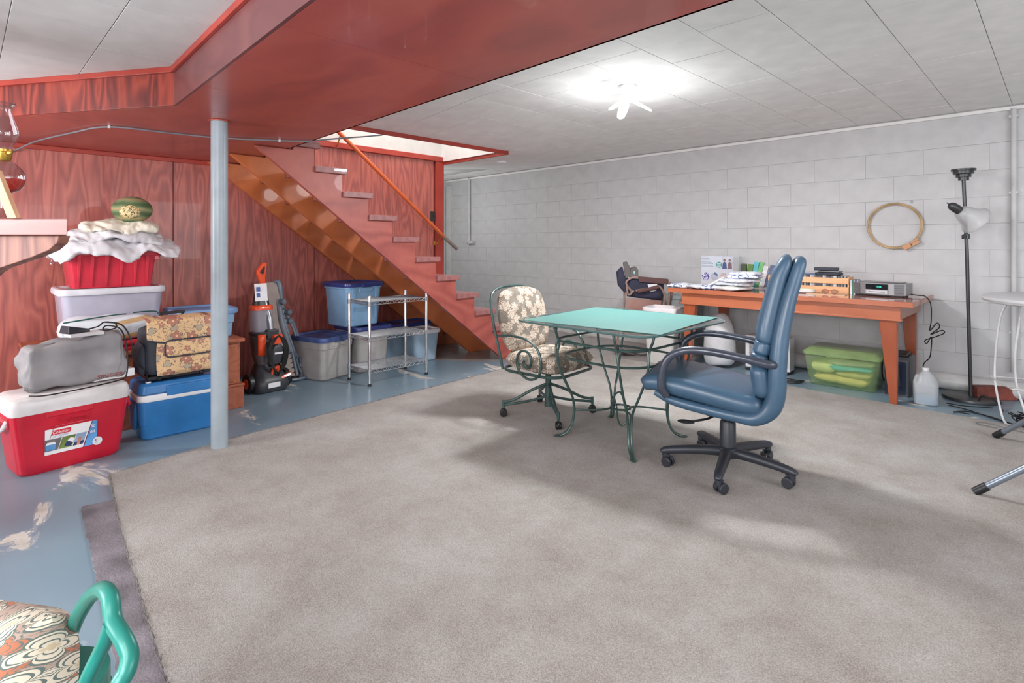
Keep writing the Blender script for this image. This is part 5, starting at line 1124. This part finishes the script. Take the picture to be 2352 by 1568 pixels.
B().box(-.04, .06, -.12, .1, .31, .33).done('top_handle', BLACK, bb, bevel=.008)
B().tube([(-.085, -.05, .28), (-.11, -.06, .27), (-.112, -.06, .12), (-.088, -.05, .1)], .006, 8, 4).done('side_loop', BLACK, bb)
jg = thing('water_jug', 'milky plastic gallon jug with blue liquid beside the table leg', 'jug', (-.735, 5.16, 0), 10)
JM = plastic_clear('milky_plastic', (218, 222, 226), .45, .4)
def jug(z0_, z1_, m, name, k=1.0):
    prof = [(0, .068), (.01, .076), (.15, .078), (.17, .076), (.20, .066), (.225, .048), (.243, .028), (.252, .021), (.262, .021)]
    L = [(z_, r_) for z_, r_ in prof if z0_ <= z_ <= z1_]
    if L[-1][0] < z1_: L.append((z1_, .078))
    return B().loft([rr(r_ * 2 * k, r_ * 2 * k, r_ * (.45 if z_ < .16 else .9) * k, z_, 6) for z_, r_ in L]).done(name, m, jg, ang=60)
jug(0, .262, JM, 'bottle'); 
B().rloft([(.004, .136, .136, .05), (.012, .148, .148, .05), (.068, .15, .15, .04)], 6).done('blue_liquid', plain('blue_liquid', (126, 160, 186), .2), jg)
B().lathe([(.024, .252), (.024, .27), (.022, .272), (.0, .272)], 20).done('cap', WHITEPL, jg)
B().tube([(-.05, -.04, .22), (-.062, -.05, .19), (-.066, -.055, .15), (-.062, -.05, .13)], .011, 10, 4).done('handle', JM, jg)
# floor lamp
lampx, lampy = -.505, 5.545
fl = thing('floor_lamp', 'dark grey floor lamp leaning slightly with a side spotlight before the block wall', 'floor lamp', (lampx, lampy, 0), 45)
LM = plain('gunmetal_lamp', (74, 76, 78), .35, .5)
B().lathe([(.178, 0), (.18, .006), (.176, .022), (.16, .026), (.03, .028), (.0, .028)], 40, cap=True).done('base', LM, fl)
B().tube([(0, 0, .026), (-.022, 0, .8), (-.030, 0, 1.14), (-.056, 0, 1.70)], .0125, 14, 1).done('pole', LM, fl)
B().lathe([(.018, .0), (.034, .0), (.034, .022), (.048, .024), (.048, .046), (.066, .05), (.066, .072), (.078, .074), (.078, .088), (.0, .088)], 28, (-.057, 0, 1.70)).done('top_cup', LM, fl)
B().tube([(-.09, 0, 1.745), (-.135, -.01, 1.74)], .003, 6).done('switch_knob', LM, fl)
B().cyl((-.033, 0, 1.245), (-.031, 0, 1.285), .02, n=16).box(-.06, -.03, -.016, .016, 1.245, 1.28).done('side_clamp', LM, fl, bevel=.003)
m = B().at((-.150, -.045, 1.478), 0, 0, 122); m.lathe([(.0, -.062), (.018, -.058), (.028, -.045), (.032, -.028), (.033, .03), (.033, .034)], 24, cap=False).done('spot_socket', LM, fl)
m = B().at((-.150, -.045, 1.478), 0, 0, 122); m.lathe([(.03, .025), (.048, .04), (.062, .075), (.074, .12), (.098, .165), (.112, .178)], 36, cap=False).done('spot_shade', plastic_clear('frosted_shade', (206, 207, 208), .5, .3), fl, solid=.002)
B().at((-.150, -.045, 1.478), 0, 0, 122).tube([(0, 0, -.06), (0, 0, -.085)], .004).done('spot_knob', LM, fl)
B().tube([(-.035, 0, 1.27), (-.06, -.02, 1.34), (-.13, -.04, 1.43)], .007, 8, 4).done('spot_arm', LM, fl)
BRK = plain('red_brick', (142, 76, 66), .85, var=.15, bump=.8, bscale=40)
bk_ = thing('brick', 'red brick block with three holes lying beside the lamp base', 'brick', (-.385, 5.69, 0), 42)
B().box(-.15, .15, -.045, .045, 0, .098).done('brick_body', BRK, bk_, bevel=.004)
for x_ in (-.09, 0, .09): B().box(x_ - .025, x_ + .025, -.015, .015, .0975, .0988).done('core_hole', BLACK, bk_, smooth=False)
# round white table at the right edge
WTB = plain('white_laminate', (196, 196, 198), .3, var=.01)
rt = thing('round_table', 'round white table with a wire shelf cut off by the right edge', 'table', (.12, 4.74, 0), 20)
B().lathe([(.0, .838), (.47, .838), (.492, .845), (.5, .86), (.496, .874), (.48, .88), (.0, .88)], 64).done('table_top', WTB, rt)
B().lathe([(.22, 0), (.24, .006), (.22, .02), (.04, .04), (.035, .5), (.05, .82), (.12, .838)], 28, (.16, -.06, 0)).done('pedestal', WIREW, rt)
ws = thing('wire_shelf', 'low white wire shelf frame below the round white table', 'shelf', (.02, 4.95, 0), 20)
q4 = [(-.34, -.22), (.34, -.22), (.34, .16), (-.34, .16)]
B().tube([(a, b, .30) for a, b in q4], .006, 8, closed=True).done('frame', WIREW, ws)
for k in range(3): B().cyl((-.17 + k * .17, -.22, .30), (-.17 + k * .17, .16, .30), .005, n=8).done('cross_wire', WIREW, ws)
for a, b in q4[1:3]: B().cyl((a, b, .0), (a, b, .3), .006, n=8).done('leg', WIREW, ws)
WC = plain('white_cable', (214, 214, 216), .4)
for k, (pts, lb) in enumerate([([(-.26, 5.02, .845), (-.27, 5.0, .8), (-.30, 4.98, .7), (-.32, 4.97, .5), (-.325, 4.95, .3), (-.30, 4.93, .12), (-.27, 4.9, .02), (-.22, 4.9, .009), (-.12, 4.95, .009)], 'left white cord hanging from the round table to the floor'), ([(-.20, 4.92, .845), (-.20, 4.92, .7), (-.22, 4.9, .5), (-.215, 4.88, .3), (-.18, 4.86, .15), (-.15, 4.84, .03), (-.16, 4.88, .009), (-.2, 4.95, .009)], 'right white cord hanging from the round table to the floor')]):
    tag(B().tube(pts, .0065, 8, 6).done('extension_cord', WC), lb, 'cord')
# things on the round table
tr_ = thing('spiral_notebook', 'white spiral-bound pad on the round white table', 'notebook', (.02, 4.98, .8805), 20)
B().box(-.14, .2, -.1, .06, 0, .018).done('pages', plain('white_pages', (224, 224, 226), .6), tr_, bevel=.002)
for k in range(15): B().tube([(-.13 + k * .022, -.1 + .012 * math.cos(a * PI / 5), .01 + .012 * math.sin(a * PI / 5)) for a in range(10)], .0012, 5, closed=True).done('ring', CHROME, tr_)
sm = thing('white_machine', 'white curved appliance at the right edge on the round table', 'appliance', (.13, 4.80, .8805), 30)
B().loft([rr(a, b, .03, z_, 5, ox=o_) for z_, a, b, o_ in ((0, .2, .12, .06), (.02, .2, .12, .06), (.03, .1, .09, .04), (.12, .1, .1, .02), (.2, .14, .11, .0), (.25, .17, .11, .0), (.275, .15, .09, .0))]).done('body', WHITEPL, sm, sub=1)
B().box(-.11, -.06, -.04, .04, .19, .225).done('spout', WHITEPL, sm, bevel=.008)
B().box(-.07, .08, -.03, .03, .277, .286).done('top_dial', BLACK, sm, bevel=.003)
ps = thing('power_strip', 'white power adapter box on the wall near the brick', 'power strip', (-.17, 5.80, .07), 0)
B().box(-.09, .11, -.02, .03, -.03, .06).done('box', plain('beige_white_box', (206, 206, 202), .4), ps, bevel=.006)
for x_ in (-.04, .05): B().box(x_ - .02, x_ + .02, -.03, -.02, -.01, .03).done('socket', plain('socket_grey', (150, 150, 150), .5), ps, bevel=.002)
B().box(-.07, -.01, -.06, -.03, -.015, .035).done('plug', BLACK, ps, bevel=.004)
# cables on the floor
cbs = [([(-.60, 5.20, .006), (-.50, 5.16, .006), (-.40, 5.08, .006), (-.30, 5.0, .006), (-.2, 4.93, .006), (-.08, 4.86, .006)], 'long black cable running from the water jug to the cable heap'),
       ([(-.46, 4.97, .02), (-.52, 4.97, .02), (-.55, 5.02, .006), (-.48, 5.1, .006), (-.36, 5.06, .006), (-.24, 4.96, .006), (-.1, 4.9, .006)], 'black cable with a loop nearest the carpet edge'),
       ([(-.62, 5.22, .014), (-.52, 5.22, .014), (-.44, 5.26, .014), (-.36, 5.3, .014)], 'short black cable end between the jug and the lamp'),
       ([(-.3, 4.72, .021), (-.4, 4.74, .021), (-.38, 4.80, .021), (-.28, 4.79, .021), (-.18, 4.74, .021), (-.08, 4.70, .021)], 'thin grey cable looping onto the carpet at the right'),
       ([(-.44, 5.35, .04), (-.42, 5.30, .09), (-.37, 5.28, .09), (-.33, 5.30, .05), (-.30, 5.28, .007)], 'black lamp cord arching off the lamp base')]
for k, (pts, lb) in enumerate(cbs): tag(B().tube(pts, .0042 if k != 3 else .003, 6, 8).done('floor_cable', CABLE if k != 3 else GREYPL), lb, 'cable')
m = B()
for k in range(11):
    a0 = rnd.uniform(0, 6.3); cx, cy = -.10 + rnd.uniform(-.04, .04), 4.93 + rnd.uniform(-.03, .03); e_ = rnd.uniform(.5, .8)
    m.tube([(cx + .12 * math.cos(a0 + t_ * .7) * (1 + .2 * math.sin(t_ * 2 + k)), cy + .10 * e_ * math.sin(a0 + t_ * .7), .02 + .007 * k + .01 * math.sin(t_ * 3 + k)) for t_ in range(9)], .0042, 6, 5)
tag(m.done('cable_heap', CABLE), 'tangled heap of black cables on the floor at the right edge', 'cable heap')['kind'] = 'stuff'
tgp = B().at((-.10, 4.80, .085), 20, -50).box(-.03, .04, -.0006, .0006, -.03, .05).done('paper_tag', LABELW, smooth=False); tag(tgp, 'white paper tag caught in the black cable heap', 'tag')
for pts, lb in (([(-1.95, 5.2, .006), (-1.75, 5.22, .006), (-1.62, 5.20, .006), (-1.615, 5.14, .006), (-1.72, 5.12, .006), (-1.9, 5.11, .006)], 'black cable loop on the floor left of the green tote'), ([(-1.95, 5.05, .006), (-1.7, 5.06, .006), (-1.60, 5.10, .01), (-1.585, 5.16, .02), (-1.62, 5.20, .012), (-1.66, 5.17, .006), (-1.8, 5.16, .006)], 'second black cable loop nearest the carpet by the green tote')):
    tag(B().tube(pts, .0045, 6, 8).done('floor_cable', CABLE), lb, 'cable')
# folding stand legs at the right edge
fs_ = thing('ironing_board', 'silver tubular ironing board legs with black feet at the right edge', 'ironing board', (-.05, 3.6, .013))
STB = plain('silver_blue_tube', (134, 144, 156), .3, .6)
for a, b in (((-.235, -.175, .018), (.62, -.12, .80)), ((-.235, .905, .018), (.55, .52, .80)), ((.75, -.12, .018), (-.02 + .45, -.15, .80))):
    A_, B2 = Vector(a), Vector(b); B().cyl(a, b, .0155, n=16).done('leg_tube', STB, fs_)
    if a[0] < 0:
        d_ = (B2 - A_).normalized(); B().cyl(tuple(A_ - d_ * .018), tuple(A_ + d_ * .045), .0195, n=16).done('rubber_foot', BLACK, fs_, bevel=.003)
B().cyl((-.02, -.16, .215), (-.02 + .9, -.2, .19), .006, n=8).done('cross_wire', STB, fs_)
B().rloft([(.80, .35, 1.15, .17, .55, .05), (.83, .35, 1.15, .17, .55, .05)], 6).done('board', plain('board_cover', (170, 176, 190), .8), fs_)

# ================================================================ BY THE LEFT END OF THE TABLE
tb = thing('trash_bin', 'tall white waste bin with a white liner bag before the work table', 'bin', (-2.895, 5.09, 0), 8)
B().rloft([(0, .26, .22, .03), (.01, .27, .23, .03), (.53, .33, .28, .04)], 5).done('body', plain('white_bin_plastic', (208, 206, 202), .4, var=.01), tb, ang=40)
lv = B().rloft([(.45, .337, .287, .042), (.49, .35, .30, .045), (.53, .352, .302, .045), (.556, .36, .31, .045), (.57, .35, .30, .045), (.562, .32, .27, .04), (.5, .29, .24, .04), (.499, .01, .01, .003)], 6)
lv.v = crumple(lv.v, .009, 16); lv.done('liner_bag', plain('white_liner', (226, 220, 222), .5, bump=.3, bscale=14), tb, ang=70, sub=1)
B().rloft([(.455, .342, .292, .042), (.462, .342, .292, .042)], 6).done('red_drawstring', plain('pink_drawstring', (206, 130, 130), .5), tb)
gb = thing('grey_file_box', 'grey metal file box standing against the block wall behind the waste bin', 'box', (-3.02, 5.66, 0), 0)
GF = plain('grey_metal', (160, 166, 166), .5, .1)
B().box(-.20, .20, -.15, .15, 0, .60).done('body', GF, gb, bevel=.004); B().box(-.205, .205, -.155, .155, .602, .64).done('lid', GF, gb, bevel=.004)
B().box(-.05, .05, -.162, -.155, .5, .53).done('label_holder', CHROME, gb, bevel=.002)
wsk = B().lathe([(.10, 0), (.14, .01), (.15, .12), (.145, .3), (.12, .42), (.07, .49), (.03, .51)], 22); wsk.v = crumple(wsk.v, .02, 7)
o = wsk.done('white_sack', plain('white_sack_plastic', (210, 210, 212), .5, bump=.3, bscale=10), sub=1); o.location = (-2.40, 5.30, 0.02); tag(o, 'tall white stuffed sack under the table behind its front left leg', 'sack')
wh = thing('space_heater', 'white box heater with chrome wire grille under the work table', 'heater', (-1.98, 5.45, 0), 4)
B().box(-.20, .20, -.07, .09, .02, .33).done('housing', WHITEPL, wh, bevel=.01)
for s_ in (-1, 1): B().box(s_ * .17 - .02, s_ * .17 + .02, -.1, .11, 0, .02).done('foot', BLACK, wh, bevel=.004)
m = B()
for k in range(15): m.box(-.155 + k * .018, -.152 + k * .018, -.08, -.074, .05, .31)
for k in range(10): m.box(-.16, .105, -.082, -.079, .055 + k * .027, .058 + k * .027)
m.done('wire_grille', CHROME, wh, smooth=False, kind='stuff')
B().box(-.16, .11, -.073, -.0705, .05, .31).done('reflector', plain('pale_reflector', (190, 190, 192), .2, .6), wh, smooth=False)
B().box(.125, .185, -.073, -.0705, .06, .3).done('control_panel', plain('light_grey_panel', (190, 192, 196), .4), wh)
# folded director chair
TB2 = plain('taupe_tube', (150, 124, 114), .45, .1); NVF = plain('navy_fabric', (52, 52, 72), .85, var=.1, bump=.4, bscale=18); PLT = plain('dark_taupe_panel', (98, 92, 92), .7); PAD2 = plain('brown_foam_grip', (92, 64, 64), .8, bump=.6, bscale=60); TPN = plain('rosy_taupe_panel', (156, 118, 108), .5)
dc = thing('folded_camp_chair', 'folded camp chair with taupe tubes, navy fabric and a side table by the wall', 'chair', (-3.22, 5.22, 0), 45)
S_ = .00472
def cc(px, py, y_=0.0): return ((px - 1455) * S_, y_, 1.2 - (py - 562) * S_)
def ct_(pts, r_, name, m, y_=0.0, sub=5): B().tube([cc(a, b, y_ if len(q_) == 2 else q_[2]) for q_ in pts for a, b in (q_[:2],)], r_, 9, sub).done(name, m, dc)
ct_([(1413, 645), (1414, 700), (1404, 740), (1398, 790), (1392, 800)], .0115, 'frame_tube', TB2, .03)
ct_([(1398, 740), (1390, 790), (1394, 808), (1420, 814), (1470, 822), (1482, 816), (1486, 780), (1490, 700)], .0115, 'frame_tube', TB2, .0)
ct_([(1428, 668), (1416, 650), (1424, 640), (1440, 636), (1490, 642), (1512, 646), (1514, 690), (1500, 770), (1490, 815)], .0115, 'frame_tube', TB2, -.03)
ct_([(1436, 666), (1470, 660), (1488, 656), (1500, 672), (1500, 695), (1492, 740), (1486, 800)], .0115, 'frame_tube', TB2, -.07)
ct_([(1518, 650), (1526, 656), (1522, 680), (1514, 700)], .0115, 'frame_tube', TB2, .03)
ct_([(1416, 656), (1420, 676), (1432, 666)], .0115, 'frame_tube', TB2, -.06)
B().tube([cc(1440, 668, -.075), cc(1488, 658, -.075)], .02, 12).done('armrest_grip', PAD2, dc, bevel=.004)
B().hexa([cc(1442, 636, -.04), cc(1512, 642, -.04), cc(1512, 642, -.01), cc(1442, 636, -.01)][::1], [cc(1444, 622 + 13, -.04), cc(1510, 640, -.04), cc(1510, 640, -.01), cc(1444, 635, -.01)]).done('bracket', PAD2, dc)
B().prism([cc(a, b)[::2] for a, b in ((1443, 634), (1512, 640), (1511, 652), (1445, 647))], -.05, -.02, 'xz').done('armrest_grip', PAD2, dc, bevel=.006)
B().prism([cc(a, b)[::2] for a, b in ((1419, 684), (1497, 689), (1486, 770), (1408, 765))], -.035, -.025, 'xz').done('side_table', TPN, dc, bevel=.003)
nv = B(); pillow(nv, .42, .22, .12, 16, .3, 4, .5, amp=.02, fr=9, seed=4); o = nv.done('seat_fabric', NVF, dc, sub=1); o.location = cc(1462, 664, .02); o.rotation_euler = (R(84), R(6), 0)
B().prism([cc(a, b)[::2] for a, b in ((1397, 624), (1409, 612), (1415, 636), (1425, 640), (1420, 672), (1414, 671), (1400, 655))], -.01, .07, 'xz').done('back_fabric', NVF, dc, bevel=.012)
B().prism([cc(a, b)[::2] for a, b in ((1409, 602), (1418, 600), (1424, 612), (1426, 632), (1415, 640))], -.035, -.01, 'xz').done('cup_holder_panel', PLT, dc, bevel=.006)
B().prism([cc(a, b)[::2] for a, b in ((1426, 616), (1438, 611), (1444, 620), (1444, 634), (1424, 636))], -.03, .03, 'xz').done('side_pocket', PLT, dc, bevel=.006)
B().prism([cc(a, b)[::2] for a, b in ((1432, 624), (1437, 620), (1435, 630))], -.032, -.03, 'xz').done('pocket_logo', plain('mint_patch', (150, 200, 190), .6), dc)
B().prism([cc(a, b)[::2] for a, b in ((1464, 652), (1486, 651), (1484, 666), (1470, 670))], -.05, -.046, 'xz').done('white_care_label', LABELW, dc)
for px, py in ((1396, 800), (1484, 812), (1408, 806), (1488, 800)): B().at(cc(px, py, -.0)).box(-.02, .02, -.03, .03, -.04, .02).done('foot_cap', BLACK, dc, bevel=.006)
m = B()
for k in range(4): m.cyl(cc(1402, 806 + k * 2.4, -.02), cc(1486, 816 + k * 2.4, -.02), .004, n=6)
m.done('base_wire', BLACK, dc, kind='stuff')
